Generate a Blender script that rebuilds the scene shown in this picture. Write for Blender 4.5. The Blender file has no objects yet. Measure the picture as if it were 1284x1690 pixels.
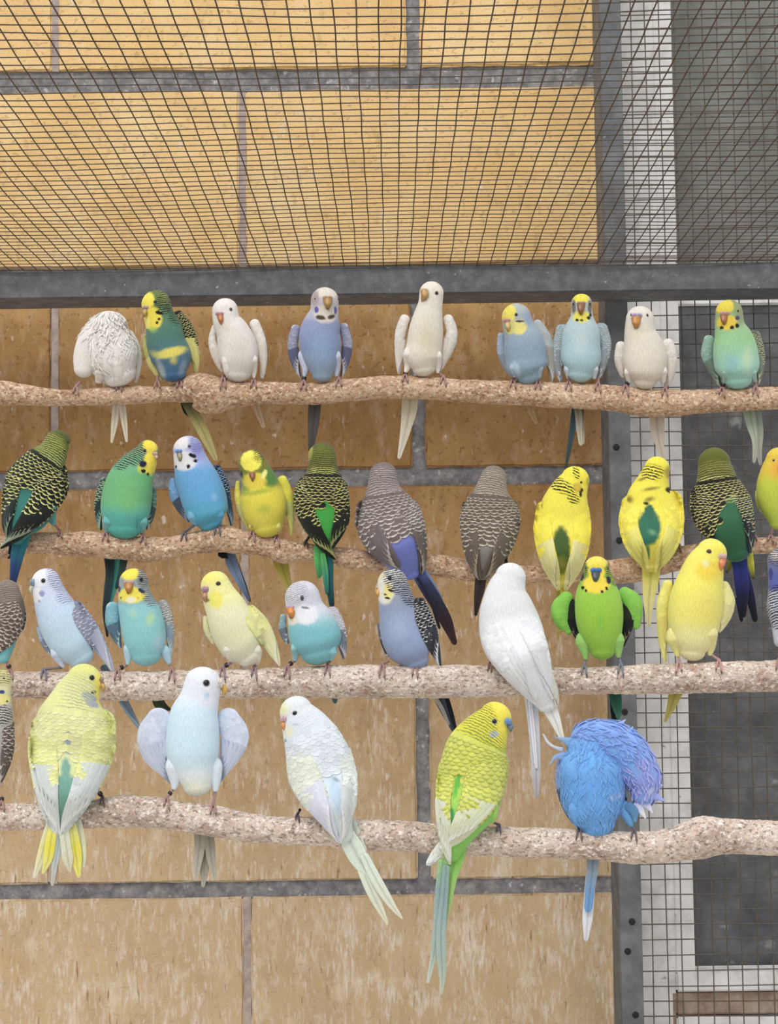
import bpy, math, random
import numpy as np
from mathutils import Matrix, Vector

# ------------------------------------------------------------------ camera
SC = bpy.context.scene
F = 2600.0
CAMZ = 1.15
PITCH = math.radians(4.0)
ROLL = math.radians(0.72)
Fw = np.array([0, math.cos(PITCH), math.sin(PITCH)])
R0 = np.array([1.0, 0, 0])
U0 = np.array([0, -math.sin(PITCH), math.cos(PITCH)])
Rt = R0 * math.cos(ROLL) - U0 * math.sin(ROLL)
Up = U0 * math.cos(ROLL) + R0 * math.sin(ROLL)
CAM = np.array([0.0, 0.0, CAMZ])
cd = bpy.data.cameras.new('camera')
cam = bpy.data.objects.new('camera', cd)
SC.collection.objects.link(cam)
cd.sensor_fit = 'HORIZONTAL'
cd.sensor_width = 36
cd.lens = 36 * F / 1284
cd.clip_start = 0.02
mw = Matrix(((Rt[0], Up[0], -Fw[0], 0), (Rt[1], Up[1], -Fw[1], 0), (Rt[2], Up[2], -Fw[2], CAMZ), (0, 0, 0, 1)))
cam.matrix_world = mw
SC.camera = cam

# ------------------------------------------------------------------ world, light, exposure
W = bpy.data.worlds.new('sky')
SC.world = W
W.use_nodes = True
nt = W.node_tree
nt.nodes.clear()
wo = nt.nodes.new('ShaderNodeOutputWorld')
bg = nt.nodes.new('ShaderNodeBackground')
tc = nt.nodes.new('ShaderNodeTexCoord')
sx = nt.nodes.new('ShaderNodeSeparateXYZ')
cr = nt.nodes.new('ShaderNodeValToRGB')
nt.links.new(tc.outputs['Generated'], sx.inputs[0])
nt.links.new(sx.outputs['Z'], cr.inputs[0])
cr.color_ramp.elements[0].position = 0.0
cr.color_ramp.elements[0].color = (0.62, 0.64, 0.66, 1)
cr.color_ramp.elements[1].position = 1.0
cr.color_ramp.elements[1].color = (1.25, 1.28, 1.32, 1)
nt.links.new(cr.outputs[0], bg.inputs[0])
bg.inputs[1].default_value = 1.03
nt.links.new(bg.outputs[0], wo.inputs[0])
sd = bpy.data.lights.new('sun', 'SUN')
sd.energy = 1.75
sd.angle = math.radians(30)
sd.color = (1.0, 0.965, 0.91)
sun = bpy.data.objects.new('sun', sd)
SC.collection.objects.link(sun)
sun.rotation_euler = Vector((0.22, 0.62, -0.75)).to_track_quat('-Z', 'Y').to_euler()
SC.view_settings.view_transform = 'Standard'
SC.view_settings.look = 'None'
SC.view_settings.exposure = 0.0
SC.view_settings.gamma = 1
SC.view_settings.use_curve_mapping = False

# ------------------------------------------------------------------ helpers
def P(px, py, Y):
    """points seen at photo pixel (px,py) standing at distance Y"""
    px = np.asarray(px, float); py = np.asarray(py, float); Y = np.asarray(Y, float)
    px, py, Y = np.broadcast_arrays(px, py, Y)
    d = Fw + Rt * ((px - 642) / F)[..., None] + Up * ((845 - py) / F)[..., None]
    return CAM + d * (Y / d[..., 1])[..., None]

def proj(p):
    q = p - CAM
    z = q @ Fw
    return 642 + F * (q @ Rt) / z, 845 - F * (q @ Up) / z

def lin(c):
    c = np.asarray(c, float) / 255.0
    return np.where(c <= 0.04045, c / 12.92, ((c + 0.055) / 1.055) ** 2.4)

def sm(e0, e1, x):
    t = np.clip((x - e0) / (e1 - e0), 0, 1)
    return t * t * (3 - 2 * t)

def vn(x, y, k=0.0):
    """cheap smooth pseudo noise, -1..1"""
    return (np.sin(x * 1.0 + 1.7 * np.sin(y * 0.83 + k) + k) + np.sin(y * 1.13 + 1.9 * np.sin(x * 0.71 - k) + 2.1 * k) +
            0.6 * np.sin(2.3 * x - 1.9 * y + k * 3.1)) / 2.6

COL = SC.collection

def new_obj(name, data, parent=None, loc=None):
    o = bpy.data.objects.new(name, data)
    COL.objects.link(o)
    if parent is not None:
        o.parent = parent
    if loc is not None:
        o.location = loc
    return o

def tag(o, label=None, cat=None, group=None, kind=None):
    if label: o['label'] = label
    if cat: o['category'] = cat
    if group: o['group'] = group
    if kind: o['kind'] = kind
    return o

def empty(name, loc):
    o = new_obj(name, None, None, tuple(loc))
    o.empty_display_size = 0.02
    return o

class Geo:
    """collects vertex / quad arrays with the pattern attributes"""
    def __init__(s):
        s.v = []; s.f = []; s.c = []; s.b = []; s.p = []; s.n = 0
    def add(s, v, f, c, b=None, p=None):
        n = len(v)
        s.v.append(v); s.f.append(np.asarray(f) + s.n)
        c = np.asarray(c, float)
        if c.ndim == 1: c = np.repeat(c[None], n, 0)
        s.c.append(c)
        s.b.append(np.zeros((n, 4)) if b is None else b)
        s.p.append(np.zeros((n, 3)) if p is None else p)
        s.n += n
    def build(s, name, mat, parent=None, origin=(0, 0, 0), attrs=True):
        v = np.concatenate(s.v) - np.asarray(origin, float)
        f = np.concatenate(s.f).astype(np.int32)
        me = bpy.data.meshes.new(name)
        me.vertices.add(len(v)); me.vertices.foreach_set('co', v.astype(np.float32).ravel())
        k = f.shape[1]
        me.loops.add(f.size); me.loops.foreach_set('vertex_index', f.ravel())
        me.polygons.add(len(f))
        me.polygons.foreach_set('loop_start', np.arange(0, f.size, k, dtype=np.int32))
        me.polygons.foreach_set('use_smooth', np.ones(len(f), bool))
        if attrs:
            c = np.concatenate(s.c); c4 = np.ones((len(v), 4), np.float32); c4[:, :3] = c
            a = me.attributes.new('col', 'FLOAT_COLOR', 'POINT'); a.data.foreach_set('color', c4.ravel())
            a = me.attributes.new('bar', 'FLOAT_COLOR', 'POINT'); a.data.foreach_set('color', np.concatenate(s.b).astype(np.float32).ravel())
            a = me.attributes.new('pat', 'FLOAT_VECTOR', 'POINT'); a.data.foreach_set('vector', np.concatenate(s.p).astype(np.float32).ravel())
        me.update(calc_edges=True)
        me.validate()
        me.materials.append(mat)
        return new_obj(name, me, parent)

def grid_faces(n, m, wrap=True):
    i = np.arange(n - 1)[:, None]; mm = m if wrap else m - 1
    j = np.arange(mm)[None]
    j2 = (j + 1) % m
    return np.stack([i * m + j, (i + 1) * m + j, (i + 1) * m + j2, i * m + j2], -1).reshape(-1, 4)

def hermite(t, y, tt):
    """non uniform Catmull-Rom"""
    y = np.asarray(y, float); n = len(t)
    d = np.zeros_like(y)
    if n == 2:
        d[:] = (y[1] - y[0]) / (t[1] - t[0])
    else:
        h = np.diff(t); s = np.diff(y) / h
        d[1:-1] = (s[:-1] * h[1:] + s[1:] * h[:-1]) / (h[1:] + h[:-1])
        d[0] = s[0]; d[-1] = s[-1]
    i = np.clip(np.searchsorted(t, tt) - 1, 0, n - 2)
    h = t[i + 1] - t[i]; u = (tt - t[i]) / h
    return ((2 * u**3 - 3 * u**2 + 1) * y[i] + (u**3 - 2 * u**2 + u) * h * d[i] +
            (-2 * u**3 + 3 * u**2) * y[i + 1] + (u**3 - u**2) * h * d[i + 1])

class Surf:
    """tube with elliptical rings: nodes (x, y, halfwidth[, toward]) in photo px at distance Y; toward = px towards the viewer"""
    def __init__(s, nodes, Y, nth=48, step=2.0, ratio=0.85, cap0=1.0, cap1=1.0, noise=0.0, seed=0.0):
        nd = np.array([list(n) + [0.0] * (4 - len(n)) for n in nodes], float)
        dseg = np.hypot(np.diff(nd[:, 0]), np.diff(nd[:, 1]))
        t = np.concatenate([[0], np.cumsum(np.maximum(dseg, 1e-3))])
        nn = max(4, int(t[-1] / step) + 1)
        tt = np.linspace(0, t[-1], nn)
        X, Yp, A, D = [hermite(t, nd[:, k], tt) for k in range(4)]
        A = np.maximum(A, 0.4)
        tx = np.gradient(X, tt); ty = np.gradient(Yp, tt)
        l = np.hypot(tx, ty); tx /= l; ty /= l
        def cap(x, y, a, d, dx, dy, k, f):
            m = max(4, int(a * max(f, .5) / step) + 2)
            ph = np.linspace(0, math.pi / 2, m + 1)[1:]          # from ring to pole
            return (x + dx * a * f * np.sin(ph), y + dy * a * f * np.sin(ph), np.maximum(a * np.cos(ph), a * 0.004), np.full(m, d))
        c0 = cap(X[0], Yp[0], A[0], D[0], -tx[0], -ty[0], 0, cap0)
        c1 = cap(X[-1], Yp[-1], A[-1], D[-1], tx[-1], ty[-1], 1, cap1)
        n0 = len(c0[0]); n1 = len(c1[0])
        X = np.concatenate([c0[0][::-1], X, c1[0]]); Yp = np.concatenate([c0[1][::-1], Yp, c1[1]])
        A = np.concatenate([c0[2][::-1], A, c1[2]]); D = np.concatenate([c0[3][::-1], D, c1[3]])
        tx = np.concatenate([np.full(n0, tx[0]), tx, np.full(n1, tx[-1])]); ty = np.concatenate([np.full(n0, ty[0]), ty, np.full(n1, ty[-1])])
        m = Y / F
        s.m = m; s.A = A; s.Xp = X; s.Yp = Yp
        th = np.linspace(-math.pi, math.pi, nth, endpoint=False); s.th = th
        ar = np.concatenate([[0], np.cumsum(np.hypot(np.diff(X), np.diff(Yp)))]); s.ar = ar; s.L = ar[-1]
        ax = ty; ay = -tx                                             # image perpendicular; spine going down -> +x
        a = A[:, None] * np.ones(nth)
        if noise:
            a = a * (1 + noise * vn(th[None] * 3, ar[:, None] * 0.09, seed)) 
        qx = X[:, None] + ax[:, None] * a * np.sin(th)
        qy = Yp[:, None] + ay[:, None] * a * np.sin(th)
        dep = Y - m * (D[:, None] + ratio * a * np.cos(th))
        s.px = qx; s.py = qy
        s.p = P(qx, qy, dep)
        s.dz = (Y - dep) / m
        gi = np.gradient(s.p, axis=0); gj = (np.roll(s.p, -1, 1) - np.roll(s.p, 1, 1))
        nrm = np.cross(gi, gj); ln = np.linalg.norm(nrm, axis=-1, keepdims=True); nrm = nrm / np.maximum(ln, 1e-12)
        c = s.p.mean(1, keepdims=True)
        if ((s.p - c) * nrm).sum() < 0: nrm = -nrm; s.flip = True
        else: s.flip = False
        s.nr = nrm; s.nth = nth
    def faces(s):
        f = grid_faces(len(s.ar), s.nth)
        return f if not s.flip else f[:, ::-1]
    def ev(s, q, th):
        i = np.interp(q * s.L, s.ar, np.arange(len(s.ar))); i0 = np.clip(i.astype(int), 0, len(s.ar) - 2); u = (i - i0)[..., None]
        j = (th + math.pi) / (2 * math.pi) * s.nth; j0 = np.floor(j).astype(int); v = (j - j0)[..., None]
        a = j0 % s.nth; b = (j0 + 1) % s.nth
        def g(G): return (G[i0, a] * (1 - v) + G[i0, b] * v) * (1 - u) + (G[i0 + 1, a] * (1 - v) + G[i0 + 1, b] * v) * u
        return g(s.p), g(s.nr)
    def front(s, x, y):
        """depth towards the viewer, position and normal of the surface seen at photo px (x,y)"""
        d = np.hypot(s.px - x, s.py - y) + np.where(s.nr[..., 1] > 0.05, 1e4, 0)
        k = np.unravel_index(np.argmin(d), d.shape)
        return s.dz[k], s.p[k], s.nr[k]
    def pat(s, phase=None):
        n = len(s.ar)
        ph = np.zeros(n) if phase is None else phase
        o = np.zeros((n, s.nth, 3))
        o[..., 0] = s.th[None] * s.A[:, None]; o[..., 1] = ph[:, None] if ph.ndim == 1 else ph; o[..., 2] = s.ar[:, None]
        return o

# ------------------------------------------------------------------ materials
def mat(name):
    m = bpy.data.materials.new(name); m.use_nodes = True
    n = m.node_tree; b = n.nodes['Principled BSDF']
    return m, n, b

def N(n, t, **kw):
    x = n.nodes.new(t)
    for k, v in kw.items():
        if k in x.inputs: x.inputs[k].default_value = v
        else: setattr(x, k, v)
    return x

def mth(n, op, a, b=None, c=None):
    x = n.nodes.new('ShaderNodeMath'); x.operation = op
    for i, q in enumerate((a, b, c)):
        if q is None: continue
        if isinstance(q, (int, float)): x.inputs[i].default_value = q
        else: n.links.new(q, x.inputs[i])
    return x.outputs[0]

def mixc(n, fac, a, b, mode='MIX'):
    x = n.nodes.new('ShaderNodeMix'); x.data_type = 'RGBA'; x.blend_type = mode
    for s, q in ((0, fac), (6, a), (7, b)):
        if isinstance(q, (int, float)): x.inputs[s].default_value = q
        elif isinstance(q, tuple): x.inputs[s].default_value = (*q[:3], 1)
        else: n.links.new(q, x.inputs[s])
    return x.outputs[2]

def ramp(n, fac, pts):
    x = n.nodes.new('ShaderNodeValToRGB'); e = x.color_ramp.elements
    while len(e) < len(pts): e.new(0.5)
    for i, (p, c) in enumerate(pts):
        e[i].position = p; e[i].color = (*c, 1) if not isinstance(c, (int, float)) else (c, c, c, 1)
    n.links.new(fac, x.inputs[0])
    return x.outputs[0]

def noise(n, vec, scale, detail=3, rough=0.5):
    x = N(n, 'ShaderNodeTexNoise'); x.inputs['Scale'].default_value = scale; x.inputs['Detail'].default_value = detail
    x.inputs['Roughness'].default_value = rough
    if vec is not None: n.links.new(vec, x.inputs['Vector'])
    return x.outputs['Fac']

def mapping(n, vec, scale, loc=(0, 0, 0)):
    x = N(n, 'ShaderNodeMapping'); x.inputs['Scale'].default_value = scale; x.inputs['Location'].default_value = loc
    n.links.new(vec, x.inputs['Vector']); return x.outputs[0]

def bump(n, b, h, strength=0.3, dist=0.001):
    x = N(n, 'ShaderNodeBump'); x.inputs['Strength'].default_value = strength; x.inputs['Distance'].default_value = dist
    n.links.new(h, x.inputs['Height']); n.links.new(x.outputs[0], b.inputs['Normal'])

def plumage():
    m, n, b = mat('plumage')
    ac = N(n, 'ShaderNodeAttribute', attribute_name='col'); ab = N(n, 'ShaderNodeAttribute', attribute_name='bar'); ap = N(n, 'ShaderNodeAttribute', attribute_name='pat')
    sep = N(n, 'ShaderNodeSeparateXYZ'); n.links.new(ap.outputs['Vector'], sep.inputs[0])
    warp = noise(n, mapping(n, ap.outputs['Vector'], (0.11, 0.0, 0.11)), 1.0, 2)
    ph = mth(n, 'ADD', sep.outputs['Y'], mth(n, 'MULTIPLY', mth(n, 'SUBTRACT', warp, 0.5), 1.3))
    st = mth(n, 'SINE', mth(n, 'MULTIPLY', ph, 2 * math.pi))
    mr = N(n, 'ShaderNodeMapRange'); mr.inputs['From Min'].default_value = -0.25; mr.inputs['From Max'].default_value = 0.3
    n.links.new(st, mr.inputs[0])
    brk = noise(n, mapping(n, ap.outputs['Vector'], (0.35, 0.0, 0.35), (7, 3, 1)), 1.0, 1)
    mr2 = N(n, 'ShaderNodeMapRange'); mr2.inputs['From Min'].default_value = 0.3; mr2.inputs['From Max'].default_value = 0.45; n.links.new(brk, mr2.inputs[0])
    f = mth(n, 'MULTIPLY', mth(n, 'MULTIPLY', mr.outputs[0], ab.outputs['Alpha']), mr2.outputs[0])
    c = mixc(n, f, ac.outputs['Color'], ab.outputs['Color'])
    streak = noise(n, mapping(n, ap.outputs['Vector'], (0.55, 0.0, 0.11)), 1.0, 3, 0.6)
    v = N(n, 'ShaderNodeMapRange'); v.inputs['From Min'].default_value = 0.25; v.inputs['From Max'].default_value = 0.75
    v.inputs['To Min'].default_value = 0.80; v.inputs['To Max'].default_value = 1.09; n.links.new(streak, v.inputs[0])
    cc = N(n, 'ShaderNodeCombineXYZ')
    for k in range(3): n.links.new(v.outputs[0], cc.inputs[k])
    c2 = mixc(n, 1.0, c, cc.outputs[0], 'MULTIPLY')
    hs = N(n, 'ShaderNodeHueSaturation'); hs.inputs['Saturation'].default_value = 0.93; n.links.new(c2, hs.inputs['Color'])
    n.links.new(hs.outputs[0], b.inputs['Base Color'])
    b.inputs['Roughness'].default_value = 0.7; b.inputs['Specular IOR Level'].default_value = 0.18
    b.inputs['Sheen Weight'].default_value = 0.18; b.inputs['Sheen Roughness'].default_value = 0.5
    fine = noise(n, mapping(n, ap.outputs['Vector'], (0.5, 0.0, 0.22), (3, 0, 5)), 1.0, 4, 0.65)
    bump(n, b, mth(n, 'ADD', fine, mth(n, 'MULTIPLY', f, 0.3)), 0.45, 0.0009)
    return m

def attrmat(name, rough, spec=0.5, bumpy=0.0):
    m, n, b = mat(name)
    ac = N(n, 'ShaderNodeAttribute', attribute_name='col')
    tcn = N(n, 'ShaderNodeTexCoord')
    nz = noise(n, tcn.outputs['Object'], 900, 3)
    c = mixc(n, mth(n, 'MULTIPLY', nz, 0.35), ac.outputs['Color'], (0.08, 0.06, 0.06), 'MIX')
    n.links.new(c, b.inputs['Base Color'])
    b.inputs['Roughness'].default_value = rough; b.inputs['Specular IOR Level'].default_value = spec
    if bumpy: bump(n, b, nz, bumpy, 0.0008)
    return m

M_PLUME = plumage()
M_HORN = attrmat('horn', 0.35)
M_SKIN = attrmat('foot_skin', 0.6, 0.4, 0.5)
M_EYE, _n, _b = mat('eye_gloss')
_ac = N(_n, 'ShaderNodeAttribute', attribute_name='col'); _n.links.new(_ac.outputs['Color'], _b.inputs['Base Color'])
_b.inputs['Roughness'].default_value = 0.08

def brick_mat():
    m, n, b = mat('tan_block')
    g = N(n, 'ShaderNodeNewGeometry'); p = g.outputs['Position']
    oi = N(n, 'ShaderNodeObjectInfo')
    base = ramp(n, noise(n, p, 9, 6, 0.6), [(0.3, tuple(lin((232, 192, 132)))), (0.5, tuple(lin((244, 206, 146)))), (0.72, tuple(lin((250, 220, 168))))])
    base = mixc(n, mth(n, 'MULTIPLY', mth(n, 'ADD', oi.outputs['Random'], 0.2), 0.22), base, tuple(lin((205, 165, 100))))
    grain = noise(n, p, 420, 3, 0.7)
    base = mixc(n, 0.8, base, ramp(n, grain, [(0.3, 0.72), (0.65, 1.0)]), 'MULTIPLY')
    # dark pits
    pit = ramp(n, noise(n, p, 95, 2, 0.5), [(0.6, 0.0), (0.67, 1.0)])
    pit2 = ramp(n, noise(n, mapping(n, p, (1, 1, 0.5), (3, 1, 7)), 42, 4, 0.7), [(0.6, 0.0), (0.7, 1.0)])
    # brownish dirt wash and whitish droppings; weaker light below the roof mesh is coloured in too
    sep = N(n, 'ShaderNodeSeparateXYZ'); n.links.new(p, sep.inputs[0])
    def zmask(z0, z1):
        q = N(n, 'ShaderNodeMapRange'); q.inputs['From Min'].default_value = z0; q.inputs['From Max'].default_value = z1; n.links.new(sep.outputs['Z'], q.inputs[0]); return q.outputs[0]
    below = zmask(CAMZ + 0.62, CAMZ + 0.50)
    base = mixc(n, mth(n, 'MULTIPLY', mth(n, 'MAXIMUM', pit, pit2), mth(n, 'ADD', 0.22, mth(n, 'MULTIPLY', below, 0.5))), base, tuple(lin((84, 54, 28))))
    wash = ramp(n, noise(n, mapping(n, p, (1, 1, 0.5)), 26, 6, 0.7), [(0.36, 0.0), (0.66, 1.0)])
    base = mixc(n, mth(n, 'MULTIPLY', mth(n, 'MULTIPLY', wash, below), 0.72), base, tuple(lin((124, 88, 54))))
    base = mixc(n, mth(n, 'MULTIPLY', below, 0.76), base, tuple(lin((138, 100, 60))))  # flat browner mix: dimmer light under the roof put into the brick colour
    low = zmask(CAMZ + 0.2, CAMZ - 0.42)
    base = mixc(n, mth(n, 'MULTIPLY', low, mth(n, 'ADD', 0.35, mth(n, 'MULTIPLY', noise(n, mapping(n, p, (1, 1, 0.4), (6, 1, 8)), 24, 4, 0.65), 0.6))), base, tuple(lin((206, 184, 150))))  # paler foot: droppings residue plus the brighter light there, both as colour
    s1 = noise(n, mapping(n, p, (1, 1, 0.2)), 170, 5, 0.68)
    reg = noise(n, mapping(n, p, (1, 1, 0.6), (2, 9, 4)), 20, 3, 0.6)
    thr = mth(n, 'ADD', mth(n, 'MULTIPLY', s1, 0.6), mth(n, 'ADD', mth(n, 'MULTIPLY', reg, 0.4), mth(n, 'MULTIPLY', low, 0.075)))
    streak = ramp(n, thr, [(0.58, 0.0), (0.70, 1.0)])
    spots = ramp(n, noise(n, mapping(n, p, (1, 1, 0.6), (5, 5, 5)), 60, 2, 0.5), [(0.69, 0.0), (0.74, 0.8)])
    base = mixc(n, mth(n, 'MULTIPLY', mth(n, 'MAXIMUM', streak, spots), 0.7), base, tuple(lin((226, 214, 206))))
    pw_ = ramp(n, noise(n, mapping(n, p, (1, 1, 0.45), (1, 7, 3)), 30, 5, 0.75), [(0.52, 0.0), (0.7, 1.0)])
    base = mixc(n, mth(n, 'MULTIPLY', mth(n, 'MULTIPLY', pw_, below), mth(n, 'ADD', 0.25, mth(n, 'MULTIPLY', low, 0.35))), base, tuple(lin((222, 208, 190))))
    dk = ramp(n, noise(n, mapping(n, p, (1, 1, 0.14), (9, 2, 1)), 150, 3, 0.6), [(0.62, 0.0), (0.7, 1.0)])
    base = mixc(n, mth(n, 'MULTIPLY', mth(n, 'MULTIPLY', dk, low), 0.6), base, tuple(lin((105, 72, 42))))
    n.links.new(base, b.inputs['Base Color'])
    b.inputs['Roughness'].default_value = 0.92; b.inputs['Specular IOR Level'].default_value = 0.2
    hh = mth(n, 'SUBTRACT', mth(n, 'ADD', grain, mth(n, 'MULTIPLY', noise(n, p, 60, 4), 1.2)), mth(n, 'MULTIPLY', pit, 1.0))
    bump(n, b, hh, 0.4, 0.0018)
    return m

def mottled(name, c1, c2, c3, scale, rough=0.9, spots=None, bdist=0.002, spotscale=80, thr=(0.66, 0.72)):
    m, n, b = mat(name)
    g = N(n, 'ShaderNodeNewGeometry'); p = g.outputs['Position']
    base = ramp(n, noise(n, p, scale, 6, 0.65), [(0.3, tuple(lin(c1))), (0.5, tuple(lin(c2))), (0.7, tuple(lin(c3)))])
    if spots:
        sp = ramp(n, noise(n, p, spotscale, 3, 0.6), [(thr[0], 0.0), (thr[1], 1.0)])
        base = mixc(n, mth(n, 'MULTIPLY', sp, 0.8), base, tuple(lin(spots)))
    n.links.new(base, b.inputs['Base Color']); b.inputs['Roughness'].default_value = rough; b.inputs['Specular IOR Level'].default_value = 0.3
    bump(n, b, noise(n, p, scale * 4, 5, 0.7), 0.5, bdist)
    return m

def bark_mat(name, cs, cf, cdk, fd):
    m, n, b = mat(name)
    g = N(n, 'ShaderNodeNewGeometry'); p = g.outputs['Position']
    pw = mapping(n, p, (0.8, 1, 1))
    big = noise(n, mapping(n, p, (0.7, 1, 1)), 30, 4, 0.6)
    base = ramp(n, big, [(0.32, tuple(lin(cs[0]))), (0.5, tuple(lin(cs[1]))), (0.68, tuple(lin(cs[2])))])
    vo = N(n, 'ShaderNodeTexVoronoi'); vo.inputs['Scale'].default_value = 210; n.links.new(mapping(n, p, (0.6, 1, 1)), vo.inputs['Vector'])
    flake = ramp(n, noise(n, pw, 210, 5, 0.75), [(0.48, 0.0), (0.57, 1.0)])
    base = mixc(n, mth(n, 'MULTIPLY', flake, 0.8), base, tuple(lin(cf)))
    dark = ramp(n, noise(n, mapping(n, p, (0.7, 1, 1), (4, 4, 4)), 290, 5, 0.75), [(0.54, 0.0), (0.62, 1.0)])
    base = mixc(n, mth(n, 'MULTIPLY', dark, fd), base, tuple(lin(cdk)))
    red = ramp(n, noise(n, mapping(n, p, (0.7, 1, 1), (8, 1, 4)), 90, 3, 0.6), [(0.6, 0.0), (0.7, 1.0)])
    base = mixc(n, mth(n, 'MULTIPLY', red, 0.4), base, tuple(lin((170, 110, 92))))
    n.links.new(base, b.inputs['Base Color']); b.inputs['Roughness'].default_value = 0.88; b.inputs['Specular IOR Level'].default_value = 0.25
    bump(n, b, mth(n, 'ADD', mth(n, 'SUBTRACT', flake, dark), mth(n, 'MULTIPLY', vo.outputs['Distance'], 0.8)), 0.6, 0.0016)
    return m

def plain(name, c, rough=0.6, metal=0.0, var=0.25, scale=60):
    m, n, b = mat(name)
    g = N(n, 'ShaderNodeNewGeometry')
    nz = noise(n, g.outputs['Position'], scale, 4, 0.6)
    cl = lin(c)
    base = ramp(n, nz, [(0.3, tuple(cl * (1 - var))), (0.7, tuple(np.minimum(cl * (1 + var), 1)))])
    n.links.new(base, b.inputs['Base Color']); b.inputs['Roughness'].default_value = rough; b.inputs['Metallic'].default_value = metal
    return m

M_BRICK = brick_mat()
M_MORTAR = mottled('grey_mortar', (96, 95, 98), (128, 126, 128), (158, 156, 156), 60, spots=(190, 188, 190), bdist=0.003, thr=(0.62, 0.7))
M_JOINT = mottled('pale_joint_filler', (146, 130, 126), (168, 152, 146), (186, 172, 162), 60)
M_BARK = bark_mat('tan_bark', ((164, 126, 100), (200, 162, 132), (222, 188, 158)), (246, 220, 192), (118, 80, 58), .78)
M_BARK2 = bark_mat('pale_bark', ((178, 152, 136), (216, 194, 178), (238, 220, 206)), (254, 240, 228), (118, 96, 84), .75)
M_STEEL = mottled('weathered_steel', (84, 85, 90), (102, 103, 107), (122, 123, 126), 45, 0.6, spots=(196, 196, 196), bdist=0.0008, spotscale=110, thr=(0.66, 0.72))
M_POST = mottled('weathered_steel_post', (84, 84, 88), (104, 105, 108), (124, 125, 128), 25, 0.65, spots=(170, 172, 175), bdist=0.0008, spotscale=60, thr=(0.7, 0.78))
M_WIRE = plain('rusty_wire', (84, 72, 60), 0.6, 0.2, 0.35, 200)
M_WIRE2 = plain('dull_wire', (92, 84, 74), 0.6, 0.1, 0.3, 200)
M_DARK = plain('dark_hole', (26, 24, 24), 0.8)
M_WHITE = mottled('dirty_white_paint', (204, 200, 196), (232, 230, 228), (244, 243, 242), 22, 0.7, spots=(130, 112, 96), bdist=0.0005, spotscale=70, thr=(0.68, 0.76))
M_GREY = mottled('dirty_dark_wall', (76, 76, 79), (98, 98, 101), (122, 121, 122), 16, 0.8, spots=(158, 156, 154), bdist=0.002, spotscale=34, thr=(0.64, 0.74))
M_GREYUP = mottled('grey_sheeting', (108, 109, 106), (126, 127, 122), (142, 142, 138), 14, 0.85, bdist=0.001)
M_SILL = mottled('dirty_sill', (120, 98, 84), (150, 128, 112), (176, 160, 146), 26, 0.8, bdist=0.001)
M_GROUND = mottled('pale_bounce_floor', (176, 170, 160), (196, 190, 180), (212, 206, 198), 6, 0.95)

# ------------------------------------------------------------------ boxes
def box_mesh(name, sx, sy, sz, mt, bevel=0.0, rough=0.0, seed=0):
    import bmesh
    bm = bmesh.new(); bmesh.ops.create_cube(bm, size=1)
    for v in bm.verts: v.co = Vector((v.co.x * sx, v.co.y * sy, v.co.z * sz))
    if bevel: bmesh.ops.bevel(bm, geom=bm.edges[:], offset=bevel, segments=2, affect='EDGES')
    if rough:
        rnd = random.Random(seed)
        bmesh.ops.subdivide_edges(bm, edges=[e for e in bm.edges if e.calc_length() > 0.1], cuts=14, use_grid_fill=True)
        for v in bm.verts:
            v.co.x += rnd.uniform(-1, 1) * rough; v.co.z += rnd.uniform(-1, 1) * rough; v.co.y += rnd.uniform(-1, 1) * rough * 0.4
    me = bpy.data.meshes.new(name); bm.to_mesh(me); bm.free()
    me.materials.append(mt)
    return me

def box(name, x0, x1, y0, y1, z0, z1, mt, parent=None, bevel=0.0, rough=0.0, seed=0):
    me = box_mesh(name, x1 - x0, y1 - y0, z1 - z0, mt, bevel, rough, seed)
    o = new_obj(name, me, parent, ((x0 + x1) / 2, (y0 + y1) / 2, (z0 + z1) / 2))
    if parent is not None: o.location = Vector(o.location) - Vector(parent.location)
    return o
# ------------------------------------------------------------------ the setting
YW = 2.60
def WX(px, py): return float(P(px, py, YW)[0])
def WZ(px, py, Y=YW): return float(P(px, py, Y)[2])
wall = empty('wall_back', (0, YW, 0)); tag(wall, kind='structure')
XR = WX(1004, 650); XL = WX(-560, 650)
ZT = WZ(642, -620); ZB = 0.0
mo = box('mortar', XL, XR - 0.004, YW + 0.007, YW + 0.10, ZB, ZT, M_MORTAR, wall)
# courses: top / bottom px of each course at x=642
courses = [(-560, -240, 'B'), (-212, 110, 'A'), (146, 436, 'B'), (462, 772, 'A'), (802, 1118, 'B'), (1144, 1452, 'A'), (1478, 1800, 'B'), (1828, 2150, 'A'), (2178, 2500, 'B')]
sd_ = 0
for top, bot, k in courses:
    z1, z0 = WZ(642, top), max(WZ(642, bot), 0.002)
    if k == 'A': js = [(-520, 16), (90, 12), (689, 22)]
    else: js = [(-210, 14), (402, 12)]
    yref = 600
    edges = [XL] + sum([[WX(j - w / 2, yref), WX(j + w / 2, yref)] for j, w in js], []) + [XR]
    for q in range(0, len(edges), 2):
        sd_ += 1
        if edges[q + 1] - edges[q] < 0.02: continue
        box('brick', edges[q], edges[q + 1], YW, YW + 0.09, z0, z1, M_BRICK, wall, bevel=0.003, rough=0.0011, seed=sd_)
    for j, w in js:
        if w < 20:
            box('joint', WX(j - w / 2, yref), WX(j + w / 2, yref), YW + 0.003, YW + 0.05, z0, z1, M_JOINT, wall)

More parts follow.
